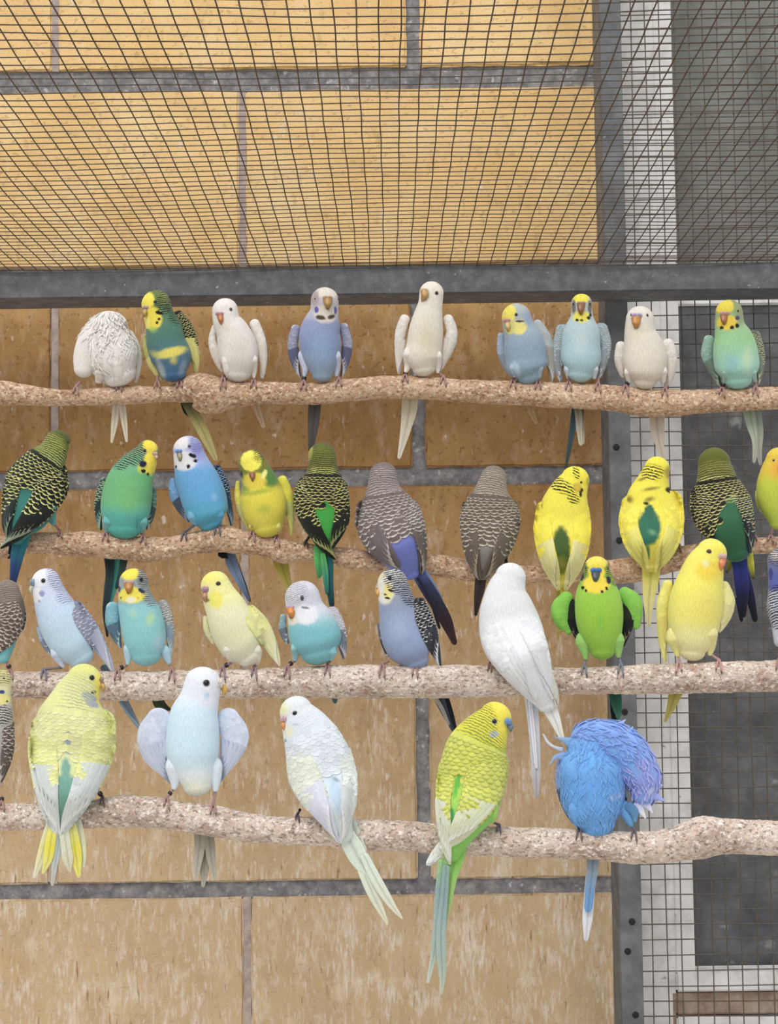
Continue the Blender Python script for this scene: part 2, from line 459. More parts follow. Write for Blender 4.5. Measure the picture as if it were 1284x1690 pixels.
# steel post beside the wall end, with bolts
YP = 2.50
px0 = float(P(1003, 650, YP)[0]); px1 = float(P(1039, 650, YP)[0])
post = empty('steel_post', ((px0 + px1) / 2, YP, 0)); tag(post, 'grey weathered steel angle post standing at the right end of the block wall', 'post')
box('flange', px0, px1, YP, YP + 0.004, 0, WZ(642, -400, YP), M_POST, post, bevel=0.001)
box('web', px0, px0 + 0.004, YP + 0.004, YP + 0.085, 0, WZ(642, -400, YP), M_POST, post)
def disc(cx, cz, r, y, name, mt, parent, h=0.004):
    g = Geo(); n = 20
    a = np.linspace(0, 2 * math.pi, n, endpoint=False)
    prof = [(0.02, -h), (0.55, -h), (0.85, -h * 0.7), (1.0, -h * 0.25), (1.0, 0.0)]
    v = np.array([[cx + r * q * math.cos(t), y + d, cz + r * q * math.sin(t)] for q, d in prof for t in a])
    g.add(v, grid_faces(len(prof), n)[:, ::-1], lin((60, 55, 55)))
    return g.build(name, mt, parent, parent.location)
for bx, by in ((1017, 738), (1022, 892), (1031, 1175), (1043, 1521), (1036, 1570), (1049, 1675)):
    q = P(bx, by, YP); disc(q[0], q[2], 0.0052, YP, 'bolt', M_DARK, post, 0.0025)

# steel cross bar under the roof mesh
YB = 2.40
zb1, zb0 = WZ(642, 441, YB), WZ(642, 485, YB)
bar = empty('steel_crossbar', (0, YB, zb0)); tag(bar, 'long grey spattered steel bar under the roof mesh, above the top perch', 'beam')
box('front_flange', -1.05, 1.05, YB, YB + 0.005, zb0, zb1, M_STEEL, bar, bevel=0.0015)
box('bottom_flange', -1.05, 1.05, YB + 0.005, YB + 0.045, zb0 - 0.0, zb0 + 0.005, M_STEEL, bar)
box('back_rail', -1.05, 1.05, YB + 0.05, YB + 0.095, zb0 + 0.003, zb0 + 0.03, M_STEEL, bar)

# wire helper: square-section tubes along polylines
def wires(geo, lines, r):
    for L in lines:
        L = np.asarray(L, float); n = len(L)
        t = np.gradient(L, axis=0); t /= np.linalg.norm(t, axis=1, keepdims=True)
        ref = np.array([0, 0, 1.0]) if abs(t[0, 2]) < 0.9 else np.array([0, 1.0, 0])
        a = np.cross(t, ref); a /= np.linalg.norm(a, axis=1, keepdims=True); b = np.cross(t, a)
        k = 5; th = np.arange(k) * 2 * math.pi / k
        v = L[:, None] + r * (a[:, None] * np.cos(th)[None, :, None] + b[:, None] * np.sin(th)[None, :, None])
        geo.add(v.reshape(-1, 3), grid_faces(n, k), lin((84, 70, 58)))

ceil = empty('ceiling', (0, YB, zb1)); tag(ceil, kind='structure')
S = 0.0206
def sag(x, y):
    u = YB - y
    return zb1 + 0.002 + 0.003 * np.sin(x * 5.1 + 1.0) * np.sin(np.clip(u, 0, 9) * 4.0) + 0.0009 * np.sin(x * 7 + u * 5) * np.clip(u * 6, 0, 1) + 0.0002 * np.sin(x * 31 + u * 19) * np.clip(u * 6, 0, 1)
g1, g2 = Geo(), Geo()
ys = np.arange(YB + 0.004, 0.55, -S / 2)
xs = np.arange(-0.85, 0.8501, S / 2)
L1 = []
for k in range(-40, 41):
    x = 0.017 + k * S
    xx = x + 0.0008 * np.sin(ys * 7 + k * 0.35) + 0.0004 * np.sin(ys * 41 + k * 2.1)
    L1.append(np.stack([xx, ys, sag(xx, ys)], 1))
wires(g1, L1, 0.00078)
L2 = []
for k in range(0, int((YB - 0.55) / S)):
    y = YB - k * S
    yy = y + 0.0014 * np.sin(xs * 12 + k * 1.3) + 0.0007 * np.sin(xs * 47 + k)
    L2.append(np.stack([xs, yy, sag(xs, yy) + 0.0011], 1))
for k, (dy, dz) in enumerate(((-.006, .002), (-.010, .004), (-0.003, -.001))):
    L2.append(np.stack([xs, YB + dy + 0 * xs + 0.002 * np.sin(xs * 9 + k), zb1 + dz + 0.002 * np.sin(xs * (6 + k) + k)], 1))
wires(g2, L2, 0.00072)
tag(g1.build('lengthwise_wires', M_WIRE, ceil, ceil.location, False), kind='stuff')
tag(g2.build('crosswise_wires', M_WIRE, ceil, ceil.location, False), kind='stuff')

# vertical mesh panel at the right of the post
YM = 2.515
pan = empty('mesh_panel', (px1 + 0.2, YM, 0)); tag(pan, 'upright square welded wire mesh panel at the right of the steel post', 'mesh')
cell = 24.4 * YM / F
g1, g2 = Geo(), Geo()
x0 = px1 - 0.006; x1 = x0 + cell * 22
zt = WZ(642, -300, YM); zbm = 0.0
zz = np.arange(zbm, zt, cell / 2); xx = np.arange(x0, x1, cell / 2)
wires(g1, [np.stack([x0 + k * cell + 0.0009 * np.sin(zz * 9 + k * 1.7), YM + 0.0 * zz, zz], 1) for k in range(23)], 0.00102)
wires(g2, [np.stack([xx, YM - 0.0018 + 0 * xx, 0.01 + k * cell + 0.0009 * np.sin(xx * 12 + k)], 1) for k in range(int(zt / cell))], 0.00102)
tag(g1.build('upright_wires', M_WIRE2, pan, pan.location, False), kind='stuff')
tag(g2.build('level_wires', M_WIRE2, pan, pan.location, False), kind='stuff')

# white frame, dark wall and sill behind the mesh
YF = 2.62
fx0 = float(P(1028, 650, YF)[0]); fx1 = float(P(1086, 650, YF)[0]); fx2 = float(P(1092, 650, YF)[0]); fx3 = float(P(1124, 650, YF)[0])
fr = empty('white_door_frame', (fx1, YF, 0)); tag(fr, 'dirty white painted door frame post behind the mesh', 'frame')
ztop = WZ(642, -420, YF)
box('inner_board', fx0, fx1, YF, YF + 0.05, 0, ztop, M_WHITE, fr, bevel=0.002)
box('groove', fx1, fx2, YF + 0.006, YF + 0.04, WZ(1150, 1640, YF), ztop, M_WHITE, fr)
box('groove', fx1, fx2, YF + 0.006, YF + 0.04, 0, WZ(1150, 1640, YF), M_SILL, fr)
box('outer_board', fx2, fx3, YF + 0.004, YF + 0.05, WZ(1150, 1608, YF), ztop, M_WHITE, fr, bevel=0.002)
sl = empty('white_sill', (fx3, YF, WZ(1200, 1655, YF))); tag(sl, 'pale dirty horizontal sill at the foot of the dark panel', 'sill')
box('sill_board', fx2, 0.95, YF - 0.002, YF + 0.05, WZ(1200, 1636, YF), WZ(1200, 1604, YF), M_WHITE, sl, bevel=0.003)
box('sill_edge', fx2, 0.95, YF + 0.006, YF + 0.05, WZ(1200, 1676, YF), WZ(1200, 1636, YF), M_SILL, sl, bevel=0.003)
box('lower_board', fx2, 0.95, YF + 0.004, YF + 0.05, WZ(1200, 1800, YF), WZ(1200, 1679, YF), M_WHITE, sl, bevel=0.003)
YD = 2.70
zs = WZ(1200, 478, YD)
wr = box('wall_right', fx2, 1.3, YD, YD + 0.08, 0, zs, M_GREY); tag(wr, kind='structure')
up = box('wall_upper_right', fx2, 1.3, YD + 0.01, YD + 0.08, zs + 0.034, ztop + 0.2, M_GREYUP); tag(up, kind='structure')
lg = box('pale_light_strip', fx3 + 0.004, 1.3, YD - 0.006, YD + 0.05, zs - 0.028, zs + 0.034, M_WHITE, bevel=0.003); tag(lg, 'pale horizontal rail in place of the light showing just below the steel bar', 'strip')  # board added to stand in for a strip of light behind the mesh
fl = box('floor', -3, 3, -2.5, YW + 0.2, -0.1, 0, M_GROUND); tag(fl, kind='structure')  # unseen floor, put in pale to bounce light onto wall and birds

# ------------------------------------------------------------------ perches: (x, top, bottom) in px
BR = {
 1: (2.10, [(-620, 667, 696), (-260, 655, 690), (-60, 640, 676), (0, 628, 669), (40, 634, 669), (100, 643, 670), (200, 636, 668), (300, 629, 665), (322, 615, 668), (345, 618, 684), (380, 628, 675), (430, 629, 668), (520, 632, 668), (600, 623, 661), (660, 620, 658), (760, 626, 664), (900, 630, 672), (1000, 635, 678), (1080, 642, 688), (1150, 643, 683), (1284, 638, 676), (1500, 634, 672), (1860, 628, 664)], 'pale knobbly branch perch nearest the steel bar, topmost of the four'),
 2: (1.97, [(-620, 917, 951), (-260, 905, 945), (0, 885, 925), (60, 879, 914), (100, 879, 917), (145, 877, 919), (200, 885, 924), (250, 886, 929), (300, 883, 918), (340, 873, 913), (365, 866, 912), (400, 875, 915), (450, 886, 921), (468, 890, 931), (490, 894, 926), (520, 899, 928), (580, 905, 940), (640, 915, 948), (710, 914, 950), (780, 924, 960), (880, 934, 962), (960, 928, 962), (1040, 920, 962), (1120, 902, 941), (1245, 888, 915), (1284, 885, 913), (1500, 880, 910), (1860, 874, 902)], 'crooked branch perch sagging in the middle, second from the top'),
 3: (1.80, [(-620, 1120, 1166), (-260, 1108, 1160), (0, 1108, 1156), (25, 1108, 1153), (200, 1108, 1157), (400, 1104, 1153), (600, 1098, 1153), (850, 1099, 1150), (930, 1102, 1147), (1100, 1095, 1145), (1284, 1090, 1141), (1500, 1086, 1136), (1860, 1080, 1128)], 'straight cracked branch perch, third from the top'),
 4: (1.56, [(-620, 1342, 1382), (-220, 1330, 1376), (0, 1326, 1371), (70, 1326, 1370), (150, 1321, 1367), (200, 1313, 1366), (240, 1314, 1366), (300, 1323, 1373), (350, 1329, 1381), (430, 1345, 1392), (520, 1349, 1396), (600, 1352, 1403), (700, 1357, 1407), (800, 1364, 1413), (880, 1366, 1416), (1000, 1371, 1421), (1050, 1372, 1427), (1100, 1368, 1423), (1135, 1356, 1420), (1155, 1348, 1417), (1200, 1351, 1410), (1284, 1355, 1413), (1500, 1350, 1405), (1860, 1344, 1397)], 'thick pale branch perch with a knot at each end, lowest of the four'),
}
def br_at(r, x):
    n = BR[r][1]; X = [q[0] for q in n]
    t = np.interp(x, X, [q[1] for q in n]); b = np.interp(x, X, [q[2] for q in n])
    return (t + b) / 2, (b - t) / 2
for r, (Yb, nd, lab) in BR.items():
    s = Surf([(x, (t + b) / 2, (b - t) / 2) for x, t, b in nd], Yb, nth=40, step=2.6, ratio=1.0, cap0=.3, cap1=.3)
    # spine runs left to right so ring direction is vertical; roughen the bark
    u, v = s.ar[:, None] / 26, s.th[None]
    h = 0.035 * vn(u * 1.3 + v * 1.2, np.cos(v) * 2 + u, r) + 0.03 * vn(u * 3.1, np.sin(v) * 5 + r, 2.0 * r) + 0.022 * vn(u * 9.3, v * 7, 3.0 * r + 1)
    h = h + 0.018 * vn(u * 17, np.cos(v) * 17 + np.sin(v) * 9, 5.0 + r)
    if r == 3:
        h = h - 0.09 * np.exp(-((v + 0.42 - 0.03 * vn(u * 2, v * 0)) / 0.05) ** 2)
    ce = s.p.mean(1, keepdims=True)
    s.p = ce + (s.p - ce) * (1 + h)[..., None]
    g = Geo(); g.add(s.p.reshape(-1, 3), s.faces(), lin((190, 155, 130)))
    org = P(642, br_at(r, 642)[0], Yb)
    root = g.build('branch_perch', M_BARK if r < 3 else M_BARK2, None, org, False); root.location = tuple(org)
    tag(root, lab, 'perch', 'natural branch perches across the aviary')
# ------------------------------------------------------------------ birds
CROPS = {'C1': (100, 450, 3.567), 'C2': (450, 450, 3.669), 'C3': (800, 450, 2.653), 'C4': (0, 690, 4.28), 'C5': (260, 690, 3.776),
         'C6': (560, 740, 4.0125), 'C7': (860, 730, 3.028), 'D1': (0, 900, 4.28), 'D2': (300, 910, 4.28), 'D3': (590, 910, 3.669),
         'D4': (880, 870, 3.178), 'D5': (0, 1070, 2.986), 'D6': (430, 1120, 4.022), 'D7': (660, 1130, 3.25), 'D8': (880, 1160, 3.178)}
RNG = np.random.RandomState(5)

# feather template: columns across, rows along; third value marks the pale edge
FC = np.array([-1, -.8, -.68, 0, .68, .8, 1.0]); FR = np.array([0, .3, .6, .78, .86, 1.0])
FWD = np.array([.75, 1.0, .98, .82, .66, .22])
FEDGE = np.maximum((np.abs(FC) > .75)[None] & (FR > .7)[:, None], (FR > .83)[:, None]).astype(float)
FC2 = np.array([-1, 0, 1.0]); FR2 = np.array([0, .5, .85, 1.0])

def feathers(geo, surf, s, th, ln, wd, cin, ced, lift=0.35, rise=1.6, camber=0.8, skew=0.0, taper=False, edge=True):
    """lay feathers on a surface: s, th start positions, ln/wd in px, colours in linear; returns nothing"""
    s = np.atleast_1d(s).astype(float); K = len(s)
    th = np.broadcast_to(th, K).astype(float); ln = np.broadcast_to(ln, K); wd = np.broadcast_to(wd, K); skew = np.broadcast_to(skew, K)
    cin = np.broadcast_to(cin, (K, 3)); ced = np.broadcast_to(ced, (K, 3)); lift = np.broadcast_to(lift, K); rise = np.broadcast_to(rise, K)
    R, C = len(FR), len(FC)
    ss = np.clip(s[:, None] + FR[None] * (ln / surf.L)[:, None], 0, 0.999)                 # K,R
    a = np.maximum(np.interp(ss * surf.L, surf.ar, surf.A), 2.5)
    prof = FWD if not taper else np.array([.8, 1.0, .9, .68, .5, .12])
    tt = th[:, None, None] + skew[:, None, None] * FR[None, :, None] + FC[None, None] * prof[None, :, None] * (wd[:, None] / 2 / a)[:, :, None]
    p, n = surf.ev(np.broadcast_to(ss[..., None], tt.shape), tt)
    off = (lift[:, None, None] + rise[:, None, None] * FR[None, :, None] ** 1.2 + camber * (1 - FC[None, None] ** 2))
    v = p + n * (off * surf.m)[..., None]
    f = grid_faces(R, C, False)
    if not surf.flip: f = f[:, ::-1]
    e = FEDGE if edge else FEDGE * 0
    col = cin[:, None, None] * (1 - e[None, ..., None]) + ced[:, None, None] * e[None, ..., None]
    pat = np.zeros((K, R, C, 3)); pat[..., 0] = FC[None, None] * wd[:, None, None] + RNG.rand(K)[:, None, None] * 90; pat[..., 2] = FR[None, :, None] * ln[:, None, None] + RNG.rand(K)[:, None, None] * 90
    nv = R * C
    F_ = (f[None] + (np.arange(K) * nv)[:, None, None]).reshape(-1, 4)
    geo.add(v.reshape(-1, 3), F_, col.reshape(-1, 3), None, pat.reshape(-1, 3))

def rows(geo, surf, s0, s1, size, cin, ced, thr=1.75, th0=0.0, skip=None, jit=0.12, wf=1.02, **kw):
    """rows of overlapping small feathers from s0 to s1 (fractions of length)"""
    S_, T_, L_, W_, A_ = [], [], [], [], []
    q = s0; i = 0
    while q < s1:
        u = (q - s0) / max(s1 - s0, 1e-6)
        sz = size[0] + (size[1] - size[0]) * u
        a = float(np.interp(q * surf.L, surf.ar, surf.A))
        if a > 2.5:
            n = max(2, int(2 * thr * a / (sz * 0.8 * wf)))
            for k in range(n + 1):
                t = th0 - thr + 2 * thr * (k + (0.5 if i % 2 else 0)) / n
                S_.append(q + RNG.uniform(-jit, jit) * sz / surf.L); T_.append(t + RNG.uniform(-jit, jit) * sz / a); L_.append(sz * 1.35); W_.append(sz * wf); A_.append(u)
        q += sz * 0.62 / surf.L; i += 1
    if not S_: return
    S_, T_, L_, W_, A_ = map(np.array, (S_, T_, L_, W_, A_))
    if skip is not None:
        p, _ = surf.ev(S_, T_); x, y = proj(p); k = ~skip(x, y); S_, T_, L_, W_, A_ = S_[k], T_[k], L_[k], W_[k], A_[k]
        if not len(S_): return
    cin = np.asarray(cin); ced = np.asarray(ced)
    var = (1 + RNG.uniform(-.1, .08, (len(S_), 1)))
    ci = (cin[0] * (1 - A_[:, None]) + cin[1] * A_[:, None] if cin.ndim == 2 else cin) * var
    ce = (ced[0] * (1 - A_[:, None]) + ced[1] * A_[:, None] if ced.ndim == 2 else ced) * var
    feathers(geo, surf, S_, T_, L_, W_, ci, ce, **kw)

def ellmask(x, y, cx, cy, rx, ry, rot=0.0, soft=0.3, jag=0.1):
    c, s = math.cos(math.radians(rot)), math.sin(math.radians(rot))
    dx, dy = x - cx, y - cy
    u = (dx * c + dy * s) / rx; v = (-dx * s + dy * c) / ry
    d = np.sqrt(u * u + v * v) + jag * vn(x * 0.45, y * 0.45, cx) * min(1, 10 / max(min(rx, ry), 1))
    if soft >= .8: return .75 * sm(1.6, 0.1, d)
    return sm(1 + soft * 0.5, 1 - soft * 0.5, d)

def tubes(geo, pts, rad, col, k=8):
    """round tube through world points with a radius (metres) per point"""
    L = np.asarray(pts, float); n = len(L); rad = np.broadcast_to(rad, n)
    t = np.gradient(L, axis=0); t /= np.maximum(np.linalg.norm(t, axis=1, keepdims=True), 1e-9)
    a = np.cross(t, np.array([0.9, 0.1, 0.3])); a /= np.linalg.norm(a, axis=1, keepdims=True); b = np.cross(t, a)
    th = np.arange(k) * 2 * math.pi / k
    v = L[:, None] + rad[:, None, None] * (a[:, None] * np.cos(th)[None, :, None] + b[:, None] * np.sin(th)[None, :, None])
    col = np.asarray(col); c = np.repeat(col[:, None], k, 1).reshape(-1, 3) if col.ndim == 2 else col
    geo.add(v.reshape(-1, 3), grid_faces(n, k), c)

def ellipsoid(geo, c, r, col, up=(0, 0, 1), fwd=(0, -1, 0), n=14, m=10):
    fwd = np.asarray(fwd, float); fwd /= np.linalg.norm(fwd); up = np.asarray(up, float); rt = np.cross(fwd, up); rt /= np.linalg.norm(rt); up = np.cross(rt, fwd)
    th = np.linspace(0, 2 * math.pi, n, endpoint=False)[None]; ph = np.linspace(0.02, math.pi - 0.02, m)[:, None]
    v = c + (np.sin(ph) * np.cos(th))[..., None] * rt * r[0] + (np.sin(ph) * np.sin(th))[..., None] * up * r[1] + (np.cos(ph) * np.ones_like(th))[..., None] * fwd * r[2]
    cc = np.asarray(col, float)
    geo.add(v.reshape(-1, 3), grid_faces(m, n)[:, ::-1], cc if cc.ndim == 1 else np.repeat(cc[:, None], n, 1).reshape(-1, 3))

def bird(label, crop, row, body, base, blobs=(), bars=(), bp=(3.4, 5.0), wings=(), tail=(), eyes=(), beak=None, cere=None, feet=(),
         back=False, extra=(), scap=None, thighs=(), yoff=0.0, footcol=(176, 138, 134), ruffle=None, tufts=(), eye_out=0.0, eyecol=(8, 7, 7), ring=None, sheen=0, taildz=None):
    ox, oy, k = CROPS[crop]
    Yb = BR[row][0] + yoff
    X = lambda x: ox + x / k
    Yc = lambda y: oy + y / k
    cx0 = X(np.mean([q[0] for q in body]))
    byc, brr = br_at(row, cx0); btop = byc - brr
    rootp = P(cx0, btop, Yb)
    root = empty('budgerigar', rootp)
    tag(root, label, 'bird', {1: 'budgerigars on the topmost perch', 2: 'budgerigars on the second perch', 3: 'budgerigars on the third perch', 4: 'budgerigars on the lowest perch'}[row])
    org = rootp
    def dzf(y, hw):
        if back: return (brr + 0.62 * hw) * sm(btop - 80, btop + 2, y)
        return 5.0 * sm(btop - 60, btop - 5, y)
    def nodes(L, dz=None, sc=1.0):
        o = []
        for q in L:
            x, y, hw = X(q[0]), Yc(q[1]), q[2] / k * sc
            d = q[3] / k if len(q) > 3 else (dzf(y, hw) if dz is None else dz(x, y, hw))
            o.append((x, y, hw, d))
        return o
    bn = nodes(body)
    bs = Surf(bn, Yb, nth=96, step=1.5, ratio=0.74 if back else 0.88, cap0=0.95, cap1=0.7, noise=0.006, seed=cx0)
    # colours
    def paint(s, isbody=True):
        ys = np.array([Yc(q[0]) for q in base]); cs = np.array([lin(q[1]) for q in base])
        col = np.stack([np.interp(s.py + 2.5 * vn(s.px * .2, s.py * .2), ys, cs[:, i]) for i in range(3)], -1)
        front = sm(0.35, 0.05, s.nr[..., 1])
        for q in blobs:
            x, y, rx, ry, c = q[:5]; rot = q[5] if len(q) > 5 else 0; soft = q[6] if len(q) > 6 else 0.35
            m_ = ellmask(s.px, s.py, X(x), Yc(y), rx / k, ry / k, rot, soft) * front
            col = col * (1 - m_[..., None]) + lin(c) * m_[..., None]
        bar = np.zeros(col.shape[:2] + (4,))
        for q in bars:
            x, y, rx, ry, c = q[:5]; rot = q[5] if len(q) > 5 else 0; soft = q[6] if len(q) > 6 else 0.5
            m_ = ellmask(s.px, s.py, X(x), Yc(y), rx / k, ry / k, rot, soft)
            bar[..., 3] = np.maximum(bar[..., 3], m_)
            bar[..., :3] = np.where(m_[..., None] > 0.02, lin(c), bar[..., :3])
        per = bp[0] + (bp[1] - bp[0]) * np.clip(s.ar / s.L / 0.6, 0, 1)
        ph = np.concatenate([[0], np.cumsum(np.diff(s.ar) / per[1:])])
        ph = ph[:, None] - 2.2 * (np.abs(s.th[None]) / 1.6) ** 2 * sm(0, 40, s.ar)[:, None]
        return col, bar, s.pat(ph)
    g = Geo()
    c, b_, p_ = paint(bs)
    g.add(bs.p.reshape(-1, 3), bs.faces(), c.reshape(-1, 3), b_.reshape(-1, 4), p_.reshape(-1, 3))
    surfs = [bs]
    for L in extra:                                     # second volume of the same body (tucked head, fluffed neck)
        s2 = Surf(nodes(L), Yb, nth=72, step=1.6, ratio=0.85, cap0=0.9, cap1=0.9, noise=0.01, seed=cx0 + 5)
        c, b_, p_ = paint(s2); g.add(s2.p.reshape(-1, 3), s2.faces(), c.reshape(-1, 3), b_.reshape(-1, 4), p_.reshape(-1, 3)); surfs.append(s2)
    for L in thighs:
        tc_ = L[0]; L = L[1:]
        s2 = Surf(nodes(L, lambda x, y, hw: max(bs.front(x, y)[0] - 0.62 * hw, 3)), Yb, nth=28, step=1.8, ratio=0.85, cap0=1.5, cap1=0.6)
        cc = np.ones(s2.px.shape + (3,)) * lin(tc_); g.add(s2.p.reshape(-1, 3), s2.faces(), cc.reshape(-1, 3), None, s2.pat().reshape(-1, 3))
    body_o = g.build('body', M_PLUME, root, org)
    def frontdz(x, y):
        best = None
        for s_ in surfs:
            d = np.hypot(s_.px - x, s_.py - y) + np.where(s_.nr[..., 1] > 0.05, 1e4, 0)
            i = np.unravel_index(np.argmin(d), d.shape)
            if d[i] < 2.5 and (best is None or s_.dz[i] > best[0]): best = (s_.dz[i], s_.p[i], s_.nr[i])
        return best if best is not None else bs.front(x, y)
    GX0, GY0, GC = bs.px.min() - 9, bs.py.min() - 9, 3.0
    gw, gh = int((bs.px.max() - GX0) / GC) + 6, int((bs.py.max() - GY0) / GC) + 6
    gm = np.full((gw, gh), -1e9)
    fm = bs.nr[..., 1] < 0.1
    np.maximum.at(gm, (((bs.px[fm] - GX0) / GC + .5).astype(int), ((bs.py[fm] - GY0) / GC + .5).astype(int)), bs.dz[fm])
    for _ in range(2):
        hole = gm < -1e8; nb = np.stack([np.roll(gm, s_, a_) for s_ in (-1, 1) for a_ in (0, 1)]); ok = nb > -1e8
        av = np.where(ok, nb, 0).sum(0) / np.maximum(ok.sum(0), 1); gm = np.where(hole & (ok.sum(0) >= 2), av, gm)
    def bodydz(x, y):
        i = np.clip((x - GX0) / GC, 0, gw - 1.01); j = np.clip((y - GY0) / GC, 0, gh - 1.01); a = i.astype(int); b = j.astype(int); u = i - a; v = j - b
        q = np.stack([gm[a, b], gm[a + 1, b], gm[a, b + 1], gm[a + 1, b + 1]]); w_ = np.stack([(1 - u) * (1 - v), u * (1 - v), (1 - u) * v, u * v]) * (q > -1e8)
        s_ = w_.sum(0)
        return np.where(s_ > .3, (q * w_).sum(0) / np.maximum(s_, 1e-6), -1e9)
    if scap:
        g = Geo()
        for d in scap:
            sk = d.get('skip'); fn = None
            if sk: fn = lambda x, y, sk=sk: np.any([(((x - X(e[0])) / (e[2] / k)) ** 2 + ((y - Yc(e[1])) / (e[3] / k)) ** 2) < 1 for e in sk], axis=0)
            rows(g, bs, d['s'][0], d['s'][1], d['size'], lin(d['c']), lin(d['e']), thr=d.get('thr', 1.25), skip=fn, rise=d.get('rise', 1.0), camber=.3, lift=0.1, wf=d.get('wf', 1.75), jit=.1)
        if g.n: tag(g.build('back_feathers', M_PLUME, body_o, org), kind='stuff')
    if ruffle:
        g = Geo()
        for (si, s0, s1, size, cc, ce, rise, cnt) in ruffle:
            s_ = surfs[si]; K = cnt
            q = RNG.uniform(s0, s1, K); t = RNG.uniform(-2.0, 2.0, K)
            feathers(g, s_, q, t, size * RNG.uniform(.6, 1.35, K), size * RNG.uniform(.16, .3, K), lin(cc) * RNG.uniform(.82, 1.08, (K, 1)), lin(ce) * RNG.uniform(.9, 1.05, (K, 1)),
                     lift=0.0, rise=RNG.uniform(.25, 1.0, K) * rise, skew=RNG.uniform(-.35, .35, K), camber=.5)
        tag(g.build('ruffled_feathers', M_PLUME, body_o, org), kind='stuff')
    # wings
    for w in wings:
        n = w['n']; wd = w.get('dz')
        if back or w.get('on'):
            # lie on the back: follow the body surface, smoothed
            raw = []
            for q in n:
                x, y = X(q[0]), Yc(q[1]); raw.append(frontdz(x, y)[0])
            raw = np.array(raw); raw = np.convolve(np.r_[raw[0], raw, raw[-1]], [.25, .5, .25], 'valid')
            wn = [(X(q[0]), Yc(q[1]), q[2] / k, max(r_ - 0.30 * q[2] / k, (brr + 4) * sm(btop - 12, btop + 4, Yc(q[1])) if back else -99) + w.get('d', 0)) for q, r_ in zip(n, raw)]
            ratio = w.get('ratio', 0.42)
        else:
            wn = [(X(q[0]), Yc(q[1]), q[2] / k, (q[3] / k if len(q) > 3 else -9.0)) for q in n]
            ratio = w.get('ratio', 0.7)
        ws = Surf(wn, Yb, nth=40, step=1.7, ratio=ratio, cap0=.9, cap1=1.2, noise=.006, seed=cx0 + 2)
        if back or w.get('on'):
            rp = sm(0.0, 0.34, ws.ar / ws.L)[:, None]
            need = bodydz(ws.px, ws.py) - 3.0 * (1 - rp) + rp * (1.0 + 3.2 * np.clip(np.cos(ws.th), 0, 1)[None])
            bz_ = bodydz(ws.px, ws.py); ws.dz = np.where(bz_ > -1e8, np.minimum(ws.dz, bz_ - 3.0 * (1 - rp) + 4 * rp), ws.dz)
            fr_ = np.cos(ws.th)[None] > 0.02
            nd_ = np.where(fr_ & (need > ws.dz), need, ws.dz)
            for _ in range(2): nd_ = np.maximum(nd_, .5 * nd_ + .25 * (np.roll(nd_, 1, 1) + np.roll(nd_, -1, 1)))
            ws.p = P(ws.px, ws.py, Yb - nd_ * ws.m); ws.dz = nd_
            gi = np.gradient(ws.p, axis=0); gj = (np.roll(ws.p, -1, 1) - np.roll(ws.p, 1, 1)); nr_ = np.cross(gi, gj); nr_ /= np.maximum(np.linalg.norm(nr_, axis=-1, keepdims=True), 1e-12)
            ws.nr = -nr_ if ws.flip else nr_
        cin, ced, pr, pe = lin(w['c']), lin(w['e']), lin(w['p']), lin(w.get('pe', w['e']))
        u = np.clip(ws.ar / ws.L, 0, 1)[:, None, None]; sp = w.get('split', 0.55)
        mk = sm(sp - .08, sp + .08, u)
        c0 = lin(w['b']) if 'b' in w else cin * 0.85 + ced * 0.15
        cc = np.ones(ws.px.shape + (3,)) * (c0 * (1 - mk) + pr * mk)
        if 'rim' in w:   # pale or dark outer rim: side -1 left, +1 right
            sd = w.get('side', 1); rm = sm(.45, .95, sd * np.sin(ws.th))[None, :, None] * np.ones_like(cc)
            cc = cc * (1 - rm) + lin(w['rim']) * rm
        g = Geo(); g.add(ws.p.reshape(-1, 3), ws.faces(), cc.reshape(-1, 3), None, ws.pat().reshape(-1, 3))
        wo = g.build('wing', M_PLUME, root, org)
        sz = w.get('size', (6.5, 10.0)); st = w.get('style', 'scallop')
        if st != 'bare':
            g = Geo()
            if st == 'plain' and 'size' not in w: sz = (9, 13)
            ce_ = ced if st == 'scallop' else cin * .6 + ced * .4
            rows(g, ws, 0.02, sp, sz, cin, ce_, thr=1.9, rise=w.get('rise', 1.0 if st == 'scallop' else .35), camber=.35 if st == 'scallop' else .12, lift=0.12, edge=True, wf=1.55 if st == 'scallop' else 1.15, jit=.1)
            if g.n: tag(g.build('covert_feathers', M_PLUME, wo, org), kind='stuff')
        nf = w.get('nf', 6)
        for i in range(nf):
            f = i / max(nf - 1, 1)
            sgn = w.get('side', 1)
            t0 = sgn * (-0.95 + 1.95 * f)
            s0 = sp - 0.12 + 0.05 * f
            ln = (0.995 - s0 - 0.26 * (1 - f) ** 1.3) * ws.L
            g = Geo(); wpx = w.get('fw', 8.0)
            feathers(g, ws, [s0], t0, ln, wpx, pr * RNG.uniform(.92, 1.05), pe, lift=0.4 + 0.28 * (nf - i), rise=0.5, camber=.4, taper=True, skew=-t0 * 0.35)
            g.build('flight_feather', M_PLUME, wo, org)
    # tail
    for q in tail:
        tn, cols = q[0], q[1]; tdz = q[2] if len(q) > 2 else None
        if tdz is None: tdz = (brr + 7) if back else -(brr * 0.75 + 3)
        T = [(X(a[0]), Yc(a[1]), a[2] / k, tdz + (a[3] / k if len(a) > 3 else 0)) for a in tn]
        s2 = Surf(T, Yb, nth=20, step=2.2, ratio=0.16, cap0=.6, cap1=1.8)
        cs = lin(np.array(cols)); u = np.linspace(0, 1, len(cs)); uu = s2.ar / s2.L
        cc = np.stack([np.interp(uu, u, cs[:, i]) for i in range(3)], -1)[:, None] * np.ones((1, s2.nth, 1))
        sh = np.abs(np.sin(s2.th))[None, :, None]
